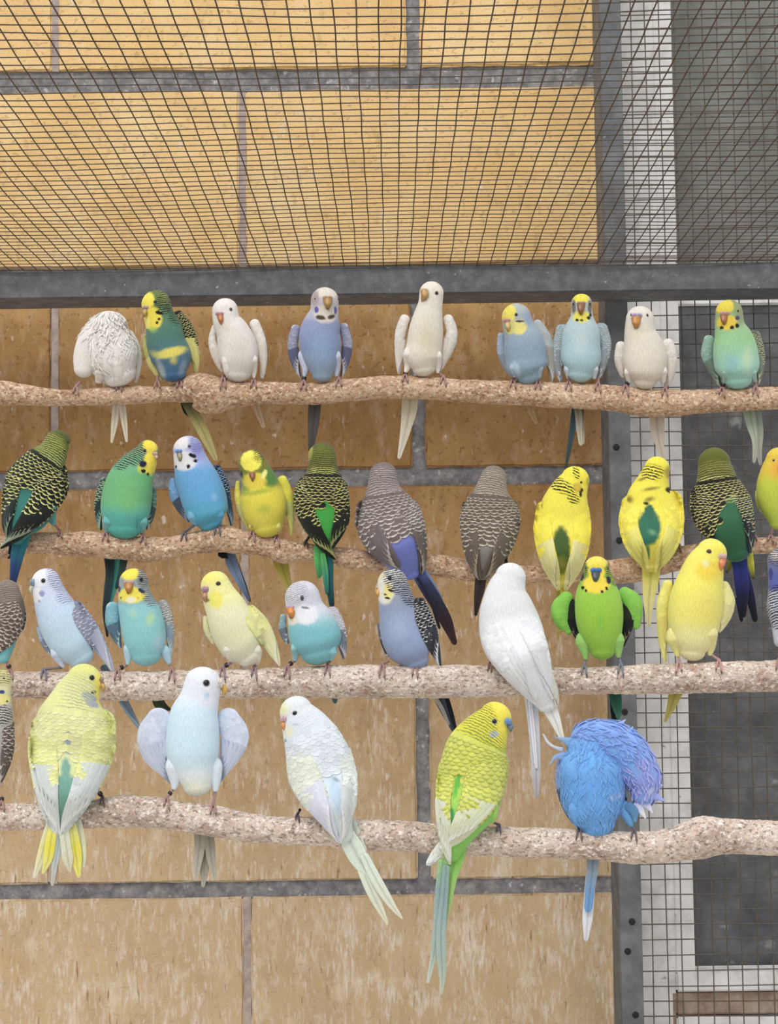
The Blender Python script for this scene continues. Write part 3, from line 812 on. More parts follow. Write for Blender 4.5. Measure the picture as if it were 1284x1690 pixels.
        cc = cc * (1 - 0.28 * (sh < 0.12)) * (1 + 0.10 * (sh > .85))
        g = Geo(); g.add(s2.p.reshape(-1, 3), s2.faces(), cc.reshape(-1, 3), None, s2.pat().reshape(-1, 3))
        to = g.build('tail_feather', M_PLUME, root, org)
    for q in tufts:
        T = [(X(a[0]), Yc(a[1]), a[2] / k, a[3] / k if len(a) > 3 else 8) for a in q[0]]
        s2 = Surf(T, Yb, nth=12, step=2.0, ratio=0.3, cap0=.6, cap1=1.8); cs = lin(np.array(q[1])); uu = s2.ar / s2.L
        cc = np.stack([np.interp(uu, np.linspace(0, 1, len(cs)), cs[:, i]) for i in range(3)], -1)[:, None] * np.ones((1, s2.nth, 1))
        g = Geo(); g.add(s2.p.reshape(-1, 3), s2.faces(), cc.reshape(-1, 3), None, s2.pat().reshape(-1, 3)); g.build('feather_tuft', M_PLUME, root, org)
    # face
    m_ = Yb / F
    for e in eyes:
        d, p, nr = frontdz(X(e[0]), Yc(e[1])); r = .88 * e[2] / k * m_; ry = .88 * (e[3] if len(e) > 3 else e[2]) / k * m_
        p = P(X(e[0]), Yc(e[1]), p[1])
        nr = nr + np.array([0, -0.35, 0]); nr /= np.linalg.norm(nr)
        p = p + nr * eye_out * m_
        g = Geo(); ellipsoid(g, p - nr * r * 0.15, (r, ry, r * 0.62), lin(eyecol), fwd=nr)
        eo = g.build('eye', M_EYE, root, org)
        g = Geo(); t = np.linspace(0, 2 * math.pi, 19)[:-1]
        rt = np.cross(nr, [0, 0, 1.0]); rt /= np.linalg.norm(rt); upv = np.cross(rt, nr)
        ringp = p + nr * r * 0.05 + (np.cos(t)[:, None] * rt * r + np.sin(t)[:, None] * upv * ry) * 1.12
        v = []; kk = 6
        for a_, tt_ in zip(ringp, t):
            ou = math.cos(tt_) * rt + math.sin(tt_) * upv
            for q in range(kk):
                v.append(a_ + r * 0.11 * (math.cos(q * 2 * math.pi / kk) * ou + math.sin(q * 2 * math.pi / kk) * nr))
        fcs = grid_faces(19, kk); fcs = fcs % (18 * kk)
        ringc = lin(ring) if ring is not None else lin((150, 145, 140))
        g.add(np.array(v), fcs, ringc); g.build('eye_ring', M_SKIN, eo, org)
    if beak:
        bc = beak[0]; L = beak[1:]
        d0 = frontdz(X(L[0][0]), Yc(L[0][1]))[0]; hw0 = L[0][2] / k
        bump_ = [0.0, 0.55, 0.35, -0.2, -.5]
        T = [(X(a[0]), Yc(a[1]), a[2] / k, d0 + hw0 * (bump_[min(i, 4)]) + (a[3] / k if len(a) > 3 else 0)) for i, a in enumerate(L)]
        s2 = Surf(T, Yb, nth=24, step=0.8, ratio=0.8, cap0=.6, cap1=.9)
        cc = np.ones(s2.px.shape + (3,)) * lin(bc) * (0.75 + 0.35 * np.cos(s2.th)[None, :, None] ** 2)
        g = Geo(); g.add(s2.p.reshape(-1, 3), s2.faces(), cc.reshape(-1, 3))
        # small lower mandible tucked behind the hook
        x, y, hw, dd = T[min(1, len(T) - 1)]
        pl = P(x, y + hw * 0.9, Yb - dd * m_ + 0.6 * hw * m_); ellipsoid(g, pl, (hw * .6 * m_, hw * .6 * m_, hw * .8 * m_), lin(bc) * .6)
        g.build('beak', M_HORN, root, org)
    if cere:
        x, y, rx, ry, cc = cere
        d, p, nr = frontdz(X(x), Yc(y)); p = P(X(x), Yc(y), p[1])
        g = Geo(); r = rx / k * m_; r2 = ry / k * m_
        for sx_ in (-1, 1):
            ellipsoid(g, p + np.array([sx_ * r * .42, -r2 * .25, 0]), (r * .62, r2, r2 * .9), lin(cc), n=12, m=8)
            ellipsoid(g, p + np.array([sx_ * r * .42, -r2 * 1.08, 0]), (r * .14, r2 * .2, r2 * .12), lin(cc) * .35, n=8, m=6)
        g.build('cere', M_SKIN, root, org)
    # feet
    for ft in feet:
        fx = X(ft[0]); band = ft[1] if len(ft) > 1 else None
        yc, rr = br_at(row, fx); sgn = -1 if back else 1
        fcx = lin(footcol)
        g = Geo()
        def bp_(x, ang, ex=1.0):
            yc2, r2 = br_at(row, x)
            r2 = r2 * 1.045 + ex
            return P(x, yc2 - r2 * math.cos(ang), Yb - r2 * math.sin(ang) * m_)
        hub = bp_(fx, 0.12 * sgn, 2.4)
        if len(ft) > 2 and ft[2]:
            ax, ay = X(ft[2][0]), Yc(ft[2][1])
        else: ax, ay = fx, yc - rr - 11
        dfr = max(min(frontdz(ax, ay - 4)[0] - 5, 26), -2) if not back else min(dzf(ay, 20), brr * .6)
        top = P(ax, ay, Yb - dfr * m_)
        tubes(g, [top, top * .5 + hub * .5 + np.array([0, -.001, 0]), hub], np.array([2.5, 2.0, 2.6]) * m_, fcx)
        ellipsoid(g, hub, (3.0 * m_, 2.4 * m_, 3.0 * m_), fcx, n=10, m=8)
        for dx, a1, rt_ in ((-5.5, 1.35, 2.0), (4.5, 1.5, 2.0), (-3.5, -1.0, 1.8), (3.0, -1.25, 1.8)):
            a1 = a1 * sgn * RNG.uniform(.85, 1.05); K = 9
            pts = []; rad = []; cl = []
            for i in range(K):
                u = i / (K - 1)
                pts.append(bp_(fx + dx * u ** .7, 0.12 * sgn + (a1 - .12 * sgn) * u, 1.9 - .9 * (u > .8)))
                rad.append((rt_ * (1 - .25 * u) * (1 + .12 * math.cos(u * 18))) * m_ * (1 if u < .8 else .55 if u < .95 else .12))
                cl.append(fcx if u < .8 else lin((62, 50, 50)))
            tubes(g, pts, np.array(rad), np.array(cl))
        fo = g.build('foot', M_SKIN, root, org)
        if band:
            g = Geo(); mid = top * .45 + hub * .55; ax_ = (hub - top) / np.linalg.norm(hub - top)
            tubes(g, [mid - ax_ * 2.6 * m_, mid - ax_ * 2.4 * m_, mid + ax_ * 2.4 * m_, mid + ax_ * 2.6 * m_], np.array([2.6, 4.0, 4.0, 2.6]) * m_, lin((24, 24, 28)), 12)
            g.build('leg_band', M_HORN, fo, org)
    return root

def wg(n, c, e, p, **kw):
    d = dict(n=n, c=c, e=e, p=p); d.update(kw); return d
# ================================================================== top perch
WH = (236, 229, 221); WS = (224, 215, 205)
bird('fluffy white budgerigar preening with its head tucked down, leftmost on the top perch', 'C1', 1,
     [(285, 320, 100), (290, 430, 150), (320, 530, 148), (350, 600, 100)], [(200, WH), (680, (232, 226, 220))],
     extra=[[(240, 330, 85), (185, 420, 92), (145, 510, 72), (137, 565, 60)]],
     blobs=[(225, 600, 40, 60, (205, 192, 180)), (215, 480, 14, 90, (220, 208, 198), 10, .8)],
     thighs=[(WH, (330, 540, 38), (345, 620, 24), (345, 650, 14)), (WH, (235, 590, 36), (225, 640, 22))],
     wings=[wg([(400, 370, 35), (440, 460, 36), (448, 560, 26), (440, 640, 10)], WH, WS, WH, style='plain', nf=4)],
     tail=[([(330, 690, 18), (325, 780, 20), (318, 880, 20), (302, 990, 8)], [(226, 216, 198), (222, 208, 182)]),
           ([(350, 690, 18), (362, 780, 20), (375, 880, 18), (388, 985, 8)], [(226, 216, 198), (226, 212, 188)])],
     tufts=[([(270, 290, 20), (262, 258, 12), (268, 238, 4)], [WH, WH]), ([(300, 290, 20), (318, 262, 12), (328, 244, 4)], [WH, WH]), ([(340, 310, 20), (368, 290, 12), (380, 280, 4)], [WH, WH]), ([(200, 330, 20), (165, 310, 12), (150, 312, 4)], [WH, WH]), ([(235, 300, 20), (212, 275, 12), (205, 262, 4)], [WH, WH])],
     feet=[(90, 0, (120, 640)), (345,)], ruffle=[(0, .0, .4, 13, (240, 236, 230), (242, 238, 232), 4.5, 260), (0, .4, .8, 14, (238, 233, 227), WH, 1.5, 160), (1, 0, .4, 11, (240, 236, 230), WH, 2.5, 90)])
bird('green and blue budgerigar with yellow face, yellow belly patch and barred nape', 'C1', 1,
     [(562, 185, 86), (580, 255, 90), (606, 330, 106), (622, 420, 116), (655, 510, 116), (662, 590, 78)],
     [(100, (96, 118, 50)), (300, (84, 128, 104)), (420, (76, 122, 118)), (470, (80, 120, 130)), (640, (62, 100, 150))],
     blobs=[(505, 160, 48, 52, (240, 224, 60)), (540, 268, 58, 68, (240, 218, 50)), (505, 290, 20, 40, (245, 232, 110)),
            (545, 335, 22, 20, (150, 190, 90), 0, .9), (610, 150, 40, 40, (150, 160, 80), 0, .8), (650, 470, 92, 28, (226, 212, 90), -14, .7), (665, 515, 22, 26, (226, 212, 90), 0, .8), (560, 480, 40, 18, (200, 200, 100), 20, .8),
            (590, 570, 20, 60, (190, 200, 200), -20, .8), (720, 560, 22, 50, (150, 175, 200), 20, .8), (580, 236, 24, 11, (14, 14, 24), 15, .15), (579, 273, 9, 9, (14, 14, 20), 0, .1), (567, 294, 9, 9, (14, 14, 20), 0, .1)],
     bars=[(625, 165, 62, 85, (30, 34, 20), 20), (690, 250, 50, 60, (30, 32, 20), 30)], bp=(3.0, 4.5),
     wings=[wg([(493, 375, 10), (505, 450, 20), (540, 540, 24), (590, 625, 10)], (190, 190, 110), (220, 215, 130), (222, 214, 130), style='plain', nf=3, side=-1),
            wg([(690, 250, 30), (738, 330, 40), (768, 430, 42), (792, 520, 26), (798, 580, 12)], (24, 24, 20), (208, 204, 130), (214, 206, 120), nf=5, size=(4.5, 6))],
     tail=[([(740, 700, 45), (755, 770, 42), (790, 840, 30), (815, 860, 12)], [(40, 60, 66), (24, 36, 50), (12, 14, 20)], -20),
           ([(740, 760, 30), (810, 880, 34), (860, 980, 30), (905, 1080, 16)], [(60, 70, 50), (190, 178, 110), (186, 176, 116)]), ([(720, 770, 14), (745, 820, 18), (765, 850, 6)], [(18, 20, 24), (10, 10, 14)], -18)],
     eyes=[(558, 172, 11)], cere=(505, 205, 22, 11, (196, 160, 170)), beak=((186, 156, 80), (500, 215, 16), (496, 240, 15), (504, 258, 5)), feet=[(570,), (700,)])
bird('white budgerigar with orange beak looking down left, third from the left on the top perch', 'C1', 1,
     [(968, 222, 76), (978, 285, 82), (1012, 350, 100), (1038, 430, 116), (1048, 520, 112), (1045, 590, 78)], [(130, (240, 232, 226)), (640, (222, 214, 204))],
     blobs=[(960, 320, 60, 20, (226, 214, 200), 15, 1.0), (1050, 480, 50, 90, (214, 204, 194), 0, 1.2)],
     thighs=[(WH, (975, 525, 26), (985, 600, 17), (990, 625, 8)), (WH, (1135, 520, 26), (1137, 590, 17), (1137, 618, 8))],
     wings=[wg([(903, 320, 14), (893, 400, 22), (918, 490, 28), (950, 570, 14)], WH, WS, WS, style='plain', nf=3, side=-1), wg([(1142, 300, 30), (1178, 400, 30), (1192, 500, 24), (1186, 610, 12)], WH, WS, WS, style='plain', nf=4)],
     tail=[([(1140, 720, 18), (1160, 810, 20), (1190, 895, 12)], [(206, 180, 150), (196, 168, 132)])],
     eyes=[(1002, 216, 9, 10)], eyecol=(70, 62, 66), cere=(937, 243, 26, 12, (196, 150, 160)), beak=((196, 122, 66), (940, 255, 19), (943, 280, 15), (946, 302, 4)), feet=[(958, 1, (985, 620)), (1137,)])
bird('violet blue budgerigar with white face and dark throat spots on the top perch', 'C2', 1,
     [(315, 168, 84), (312, 240, 88), (300, 300, 110), (285, 370, 124), (290, 460, 124), (298, 550, 100), (300, 620, 62)],
     [(80, (206, 198, 194)), (240, (188, 184, 196)), (300, (142, 152, 190)), (460, (132, 152, 192)), (640, (146, 166, 188))],
     blobs=[(330, 122, 60, 38, (226, 216, 204)), (255, 150, 26, 50, (176, 160, 160), 0, .6), (320, 250, 70, 55, (214, 204, 190), 0, .4), (265, 226, 13, 20, (92, 84, 160), 0, .3), (380, 228, 9, 24, (92, 84, 160), 0, .3),
            (290, 272, 30, 14, (70, 58, 48), 12, .5), (355, 268, 24, 13, (70, 58, 48), -20, .5), (290, 460, 60, 90, (140, 170, 200), 0, 1)],
     thighs=[((196, 204, 226), (180, 510, 26), (198, 590, 20), (192, 625, 10)), ((196, 204, 226), (388, 510, 26), (386, 590, 20), (386, 625, 10))],
     wings=[wg([(140, 340, 28), (122, 430, 30), (132, 530, 26), (165, 620, 10)], (150, 152, 178), (206, 206, 216), (96, 98, 128), style='plain', side=-1, rim=(216, 214, 222), b=(150, 152, 184)),
            wg([(430, 330, 28), (452, 430, 30), (443, 530, 24), (418, 620, 10)], (150, 152, 178), (206, 206, 216), (96, 98, 128), style='plain', rim=(216, 214, 222), b=(150, 152, 184))],
     tail=[([(262, 700, 34), (255, 800, 38), (246, 920, 34), (232, 1060, 16)], [(74, 72, 70), (96, 90, 86), (70, 64, 66)]), ([(280, 740, 12), (272, 820, 16), (262, 960, 10)], [(60, 58, 60), (50, 46, 50)], -22), ([(232, 740, 10), (228, 860, 12), (222, 1000, 8)], [(56, 54, 58), (50, 46, 50)], -22)],
     eyes=[(258, 158, 7), (396, 160, 6)], cere=(333, 153, 30, 12, (176, 146, 120)), beak=((176, 136, 72), (333, 165, 28), (334, 190, 23), (335, 214, 11), (336, 228, 4)), feet=[(188, 1, (192, 625)), (400, 0, (386, 625))])
bird('tall cream white budgerigar with golden beak stretching up against the steel bar', 'C2', 1,
     [(962, 122, 73), (955, 190, 74), (942, 260, 88), (930, 340, 103), (920, 430, 108), (908, 520, 106), (915, 580, 70)], [(50, (236, 228, 214)), (640, (224, 214, 194))],
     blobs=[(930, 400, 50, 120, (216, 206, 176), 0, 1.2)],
     thighs=[(WH, (822, 500, 34), (818, 570, 22), (806, 600, 12)), (WH, (1000, 510, 26), (1000, 580, 18), (1000, 605, 9))],
     wings=[wg([(800, 280, 30), (775, 360, 32), (768, 460, 28), (768, 560, 18), (765, 605, 8)], WH, WS, WS, style='plain', side=-1), wg([(1062, 280, 30), (1084, 350, 34), (1072, 430, 38), (1038, 520, 24), (1018, 585, 9)], WH, WS, WS, style='plain')],
     tail=[([(830, 700, 40), (830, 800, 48), (805, 950, 32), (768, 1108, 12)], [(208, 192, 158), (214, 202, 176), (222, 214, 196)]), ([(860, 760, 14), (850, 860, 12)], [(200, 184, 150), (206, 192, 160)], -24)],
     eyes=[(992, 124, 12)], cere=(915, 106, 20, 10, (206, 176, 150)), beak=((190, 152, 92), (920, 112, 26), (921, 135, 24), (911, 158, 14), (905, 174, 5)), feet=[(803, 1, (806, 600)), (1035, 0, (1000, 605))])
bird('slate blue budgerigar with yellow face looking down left on the top perch', 'C3', 1,
     [(138, 195, 64), (150, 245, 70), (168, 300, 86), (180, 370, 92), (190, 430, 82), (196, 450, 58)],
     [(130, (176, 186, 180)), (240, (160, 176, 190)), (330, (136, 160, 182)), (470, (140, 166, 182))],
     blobs=[(100, 175, 38, 42, (232, 216, 80)), (150, 238, 34, 34, (232, 220, 120)), (112, 240, 22, 30, (216, 206, 120)), (155, 213, 20, 5, (60, 64, 80), 0, .4), (190, 200, 20, 30, (150, 160, 200), 0, .8), (140, 420, 14, 34, (190, 206, 220), -20, .8)],
     thighs=[((170, 190, 206), (125, 420, 16), (130, 452, 9)), ((160, 182, 200), (240, 420, 16), (238, 455, 9))],
     wings=[wg([(72, 275, 14), (74, 340, 20), (96, 405, 18), (118, 450, 8)], (150, 170, 190), (196, 204, 208), (140, 150, 166), style='plain', side=-1, rim=(210, 214, 214), nf=3),
            wg([(230, 225, 22), (265, 290, 28), (284, 370, 24), (292, 430, 16), (291, 474, 7)], (176, 182, 186), (206, 206, 200), (164, 160, 150), style='plain')],
     tail=[([(190, 560, 12), (205, 610, 14), (222, 650, 9)], [(186, 160, 118), (176, 146, 96)])],
     eyes=[(138, 184, 7, 8)], cere=(98, 210, 19, 10, (206, 150, 150)), beak=((206, 180, 110), (100, 222, 14), (103, 240, 12), (108, 254, 4)), feet=[(125,), (235,)])
bird('pale blue budgerigar with yellow cap and speckled wing edges on the top perch', 'C3', 1,
     [(424, 135, 45), (425, 190, 50), (424, 245, 76), (421, 320, 86), (420, 400, 82), (416, 440, 58)],
     [(90, (190, 196, 190)), (210, (180, 200, 204)), (300, (172, 202, 210)), (480, (166, 200, 206))],
     blobs=[(423, 110, 38, 24, (236, 222, 50)), (424, 192, 40, 26, (232, 218, 70)), (390, 150, 9, 30, (120, 110, 110), 0, .6), (460, 150, 9, 30, (120, 110, 110), 0, .6), (404, 208, 7, 7, (24, 24, 20), 0, .1), (455, 198, 9, 7, (24, 24, 20), 0, .1), (463, 186, 6, 8, (30, 30, 40), 0, .1), (424, 208, 8, 5, (60, 60, 40), 0, .3),
            (424, 300, 40, 50, (200, 216, 214), 0, 1.2)],
     thighs=[((206, 220, 232), (365, 425, 18), (368, 460, 10)), ((210, 224, 236), (480, 425, 18), (478, 460, 10))],
     wings=[wg([(342, 250, 28), (324, 320, 24), (322, 400, 22), (332, 468, 10)], (150, 170, 180), (214, 214, 208), (150, 158, 168), side=-1, rim=(90, 80, 76), size=(4, 6), nf=3),
            wg([(508, 245, 28), (530, 310, 22), (518, 390, 20), (500, 455, 9)], (150, 170, 180), (214, 214, 208), (150, 158, 168), rim=(90, 80, 76), size=(4, 6), nf=3)],
     tail=[([(395, 590, 14), (385, 680, 14), (370, 770, 10), (357, 840, 6)], [(50, 70, 76), (60, 84, 92), (56, 66, 70)]), ([(405, 585, 22), (412, 650, 18), (420, 740, 10)], [(96, 92, 84), (190, 182, 160), (206, 198, 178)]), ([(425, 590, 9), (426, 660, 10), (430, 738, 7)], [(40, 40, 40), (190, 180, 160)])],
     eyes=[(389, 138, 6, 7), (460, 138, 6, 7)], cere=(422, 134, 20, 8, (176, 140, 120)), beak=((150, 96, 60), (422, 145, 18), (421, 165, 13), (422, 183, 4)), feet=[(368, 0), (497,)])
bird('white budgerigar with lilac cere, sitting before the white frame on the top perch', 'C3', 1,
     [(680, 205, 62), (681, 262, 70), (694, 325, 90), (702, 400, 98), (702, 450, 80), (700, 475, 52)], [(140, (230, 222, 212)), (510, (222, 210, 190))],
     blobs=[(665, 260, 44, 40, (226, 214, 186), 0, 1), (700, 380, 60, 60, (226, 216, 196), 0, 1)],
     thighs=[(WH, (628, 440, 18), (632, 478, 10)), (WH, (782, 435, 18), (780, 480, 10))],
     wings=[wg([(596, 320, 22), (590, 385, 22), (606, 445, 14)], WH, WS, WS, style='plain', side=-1, nf=3), wg([(802, 312, 26), (818, 370, 24), (816, 430, 20), (800, 488, 8)], WH, WS, WS, style='plain')],
     tail=[([(755, 610, 34), (755, 680, 32), (768, 760, 18), (780, 805, 10)], [(196, 180, 160), (214, 200, 184), (200, 186, 164)])],
     eyes=[(712, 187, 6, 8), (641, 185, 4, 7)], cere=(665, 188, 24, 11, (186, 166, 204)), beak=((200, 140, 66), (663, 200, 22), (663, 222, 17), (662, 242, 5)), feet=[(618, 1, (632, 478)), (790,)])
bird('mint green budgerigar with yellow face at the right end of the top perch', 'C3', 1,
     [(1070, 175, 60), (1074, 235, 67), (1088, 290, 88), (1100, 370, 100), (1108, 435, 90), (1110, 468, 62)],
     [(110, (140, 146, 90)), (230, (150, 190, 140)), (290, (150, 200, 140)), (380, (156, 204, 180)), (500, (150, 200, 190))],
     blobs=[(1048, 148, 42, 36, (228, 206, 40)), (1062, 218, 46, 34, (232, 200, 46)), (1120, 190, 18, 50, (150, 150, 110), 0, .8), (1037, 242, 9, 8, (40, 50, 20), 0, .2), (1083, 240, 10, 9, (30, 40, 20), 0, .2), (1105, 232, 10, 10, (24, 28, 16), 0, .2), (1106, 198, 10, 9, (70, 64, 110), 0, .3), (1150, 380, 25, 60, (196, 220, 180), 0, 1), (1080, 400, 30, 40, (136, 186, 190), 0, 1)],
     thighs=[((160, 200, 190), (1055, 440, 16), (1048, 480, 9)), ((160, 200, 190), (1175, 440, 16), (1183, 475, 9))],
     wings=[wg([(982, 295, 24), (974, 360, 26), (1002, 430, 20), (1030, 490, 8)], (140, 176, 160), (190, 206, 190), (110, 130, 120), style='plain', side=-1, rim=(190, 206, 196), nf=4),
            wg([(1178, 275, 26), (1202, 340, 20), (1206, 420, 16), (1196, 482, 7)], (90, 100, 80), (206, 206, 170), (120, 130, 116), size=(4, 6), nf=3)],
     tail=[([(1160, 600, 32), (1170, 660, 26), (1186, 740, 16), (1180, 820, 8)], [(140, 160, 140), (184, 196, 176), (176, 172, 162)]), ([(1188, 610, 22), (1200, 700, 20), (1200, 780, 14), (1206, 830, 8)], [(130, 150, 134), (170, 172, 156), (160, 154, 146)])],
     eyes=[(1108, 168, 6, 6)], cere=(1050, 178, 22, 10, (206, 170, 150)), beak=((170, 110, 70), (1048, 192, 17), (1048, 212, 12), (1050, 226, 4)), feet=[(1040, 1, (1048, 480)), (1187, 0)])
# ================================================================== second perch
OL = (88, 98, 36); YB_ = (214, 212, 128)
bird('dark green scalloped budgerigar seen from behind, leftmost on the second perch', 'C4', 2,
     [(408, 168, 90), (372, 245, 108), (318, 330, 165), (268, 440, 215), (232, 550, 205), (188, 670, 165), (130, 780, 105), (110, 850, 60)],
     [(80, (88, 96, 30)), (300, (64, 76, 40)), (420, (40, 52, 36)), (540, (44, 116, 104)), (900, (44, 130, 130))],
     blobs=[(480, 220, 22, 50, (120, 128, 44), 0, .5), (440, 190, 40, 60, (92, 96, 28), 0, .6), (455, 240, 14, 18, (18, 20, 18), 0, .3), (495, 215, 8, 30, (206, 190, 60), 0, .4)],
     bars=[(360, 230, 110, 130, (168, 172, 84), -35, .4), (300, 370, 190, 90, (176, 180, 104), -10, .5)], bp=(2.8, 5.5), back=True,
     scap=[dict(s=(.26, .50), size=(6, 9.5), c=(22, 26, 18), e=YB_, thr=1.2, skip=[(150, 600, 45, 130)])],
     wings=[wg([(110, 400, 62), (78, 520, 58), (60, 640, 46), (48, 760, 34), (60, 850, 14)], (20, 24, 18), YB_, (26, 40, 40), pe=(120, 140, 110), side=-1, size=(6.5, 10), nf=5),
            wg([(395, 380, 82), (372, 490, 112), (300, 610, 100), (210, 720, 76), (110, 830, 46), (14, 912, 12)], (20, 22, 16), (222, 218, 140), (30, 34, 30), pe=(150, 164, 138), side=-1, size=(7, 13), nf=7, fw=11)],
     tail=[([(160, 820, 60), (128, 940, 50), (108, 1050, 38), (95, 1140, 26)], [(40, 140, 130), (24, 110, 124), (24, 60, 110), (20, 40, 84)]), ([(90, 900, 26), (78, 980, 22), (66, 985, 8)], [(20, 26, 30), (14, 16, 20)], 20)],
     thighs=[((90, 150, 150), (350, 640, 50), (365, 710, 34), (380, 750, 16))],
     eyes=[(479, 172, 8, 10)], feet=[(425, 0, (385, 752))])
bird('green and turquoise budgerigar with yellow face turned right, second on the second perch', 'C4', 2,
     [(1045, 228, 76), (1010, 290, 108), (965, 360, 140), (922, 450, 166), (896, 560, 178), (884, 690, 168), (880, 770, 125)],
     [(140, (130, 136, 84)), (330, (110, 176, 136)), (420, (104, 180, 116)), (600, (108, 182, 126)), (680, (88, 182, 166)), (840, (78, 176, 164))],
     blobs=[(1062, 195, 56, 48, (240, 218, 40)), (1062, 320, 50, 82, (240, 218, 50)), (1000, 350, 30, 40, (200, 200, 70), 0, .7), (1010, 324, 28, 24, (24, 26, 60), -15, .25), (1012, 375, 17, 15, (16, 18, 24), 0, .15), (1044, 396, 10, 12, (16, 18, 24), 0, .15),
            (905, 560, 90, 110, (118, 186, 112), 0, .9), (968, 760, 8, 60, (50, 140, 130), 0, .9)],
     bars=[(930, 240, 95, 100, (38, 40, 34), -40, .35), (850, 310, 60, 60, (30, 34, 30), -40, .4)], bp=(3.2, 4.2),
     thighs=[((110, 190, 186), (770, 740, 50), (762, 800, 24)), ((110, 190, 186), (1000, 740, 46), (1000, 800, 22))],
     wings=[wg([(738, 440, 24), (708, 540, 30), (695, 660, 24), (710, 780, 12)], (50, 80, 66), (206, 220, 190), (40, 60, 62), pe=(150, 190, 170), side=-1, size=(5, 7), rim=(196, 216, 190)),
            wg([(1088, 500, 14), (1085, 600, 20), (1068, 690, 18), (1040, 780, 8)], (90, 140, 130), (196, 214, 196), (70, 90, 88), pe=(200, 214, 200), style='plain', nf=4)],
     tail=[([(820, 960, 55), (815, 1080, 50), (795, 1200, 32), (770, 1330, 14)], [(70, 160, 150), (64, 150, 140), (50, 110, 110)], -22), ([(770, 960, 40), (775, 1080, 30), (760, 1220, 26), (740, 1360, 16), (757, 1530, 10)], [(20, 30, 34), (40, 66, 68), (36, 46, 50), (30, 32, 36)]), ([(880, 960, 30), (865, 1060, 24), (830, 1180, 16)], [(20, 24, 26), (60, 90, 86), (30, 50, 50)])],
     eyes=[(1022, 232, 14)], cere=(1092, 252, 22, 14, (222, 180, 160)), beak=((206, 180, 150), (1098, 262, 16), (1104, 278, 12), (1098, 290, 5)), feet=[(745, 0, (762, 815)), (1012, 0, (1000, 815))])
bird('sky blue budgerigar with white face and black throat spots looking down left', 'C5', 2,
     [(190, 200, 94), (208, 275, 108), (232, 350, 128), (268, 440, 140), (300, 540, 138), (318, 620, 115), (330, 655, 75)],
     [(100, (190, 186, 214)), (270, (150, 172, 226)), (330, (96, 164, 216)), (500, (88, 166, 216)), (600, (76, 166, 196)), (700, (72, 156, 188))],
     blobs=[(140, 155, 58, 46, (226, 222, 222)), (165, 265, 80, 62, (226, 224, 226)), (250, 190, 50, 70, (140, 140, 206), 0, .8), (217, 234, 25, 13, (14, 14, 34), 20, .15), (236, 266, 12, 12, (12, 12, 20), 0, .12), (192, 301, 13, 13, (12, 12, 20), 0, .12), (115, 303, 7, 9, (12, 12, 20), 0, .12), (350, 490, 20, 30, (140, 190, 230), 0, 1)],
     bars=[(245, 160, 50, 60, (110, 110, 170), 0, .5)], bp=(2.6, 3.4),
     thighs=[((110, 176, 206), (225, 620, 36), (235, 660, 16)), ((80, 160, 200), (380, 610, 36), (375, 650, 16))],
     wings=[wg([(92, 390, 18), (105, 470, 34), (148, 560, 28), (190, 635, 12)], (110, 160, 206), (150, 186, 220), (70, 80, 100), side=-1, style='plain', pe=(150, 156, 170), rim=(60, 80, 120)),
            wg([(365, 320, 32), (405, 410, 34), (432, 520, 26), (455, 620, 14), (460, 670, 6)], (24, 28, 44), (150, 186, 220), (50, 66, 90), pe=(130, 160, 190), size=(4.5, 7))],
     tail=[([(440, 820, 36), (470, 920, 36), (515, 1020, 24), (565, 1125, 10)], [(70, 90, 120), (120, 140, 170), (70, 84, 110)]), ([(475, 860, 14), (510, 960, 14), (545, 1050, 12), (572, 1130, 8)], [(20, 24, 34), (26, 30, 44)], -22), ([(395, 840, 26), (420, 858, 22), (432, 868, 6)], [(14, 16, 24), (14, 14, 18)], -10)],
     eyes=[(198, 176, 10, 11)], eyecol=(60, 60, 70), cere=(135, 208, 24, 14, (110, 150, 206)), beak=((150, 148, 110), (138, 225, 20), (140, 248, 15), (148, 268, 5)), feet=[(165, 0, (232, 665)), (375, 0, (375, 650))], footcol=(110, 104, 120))
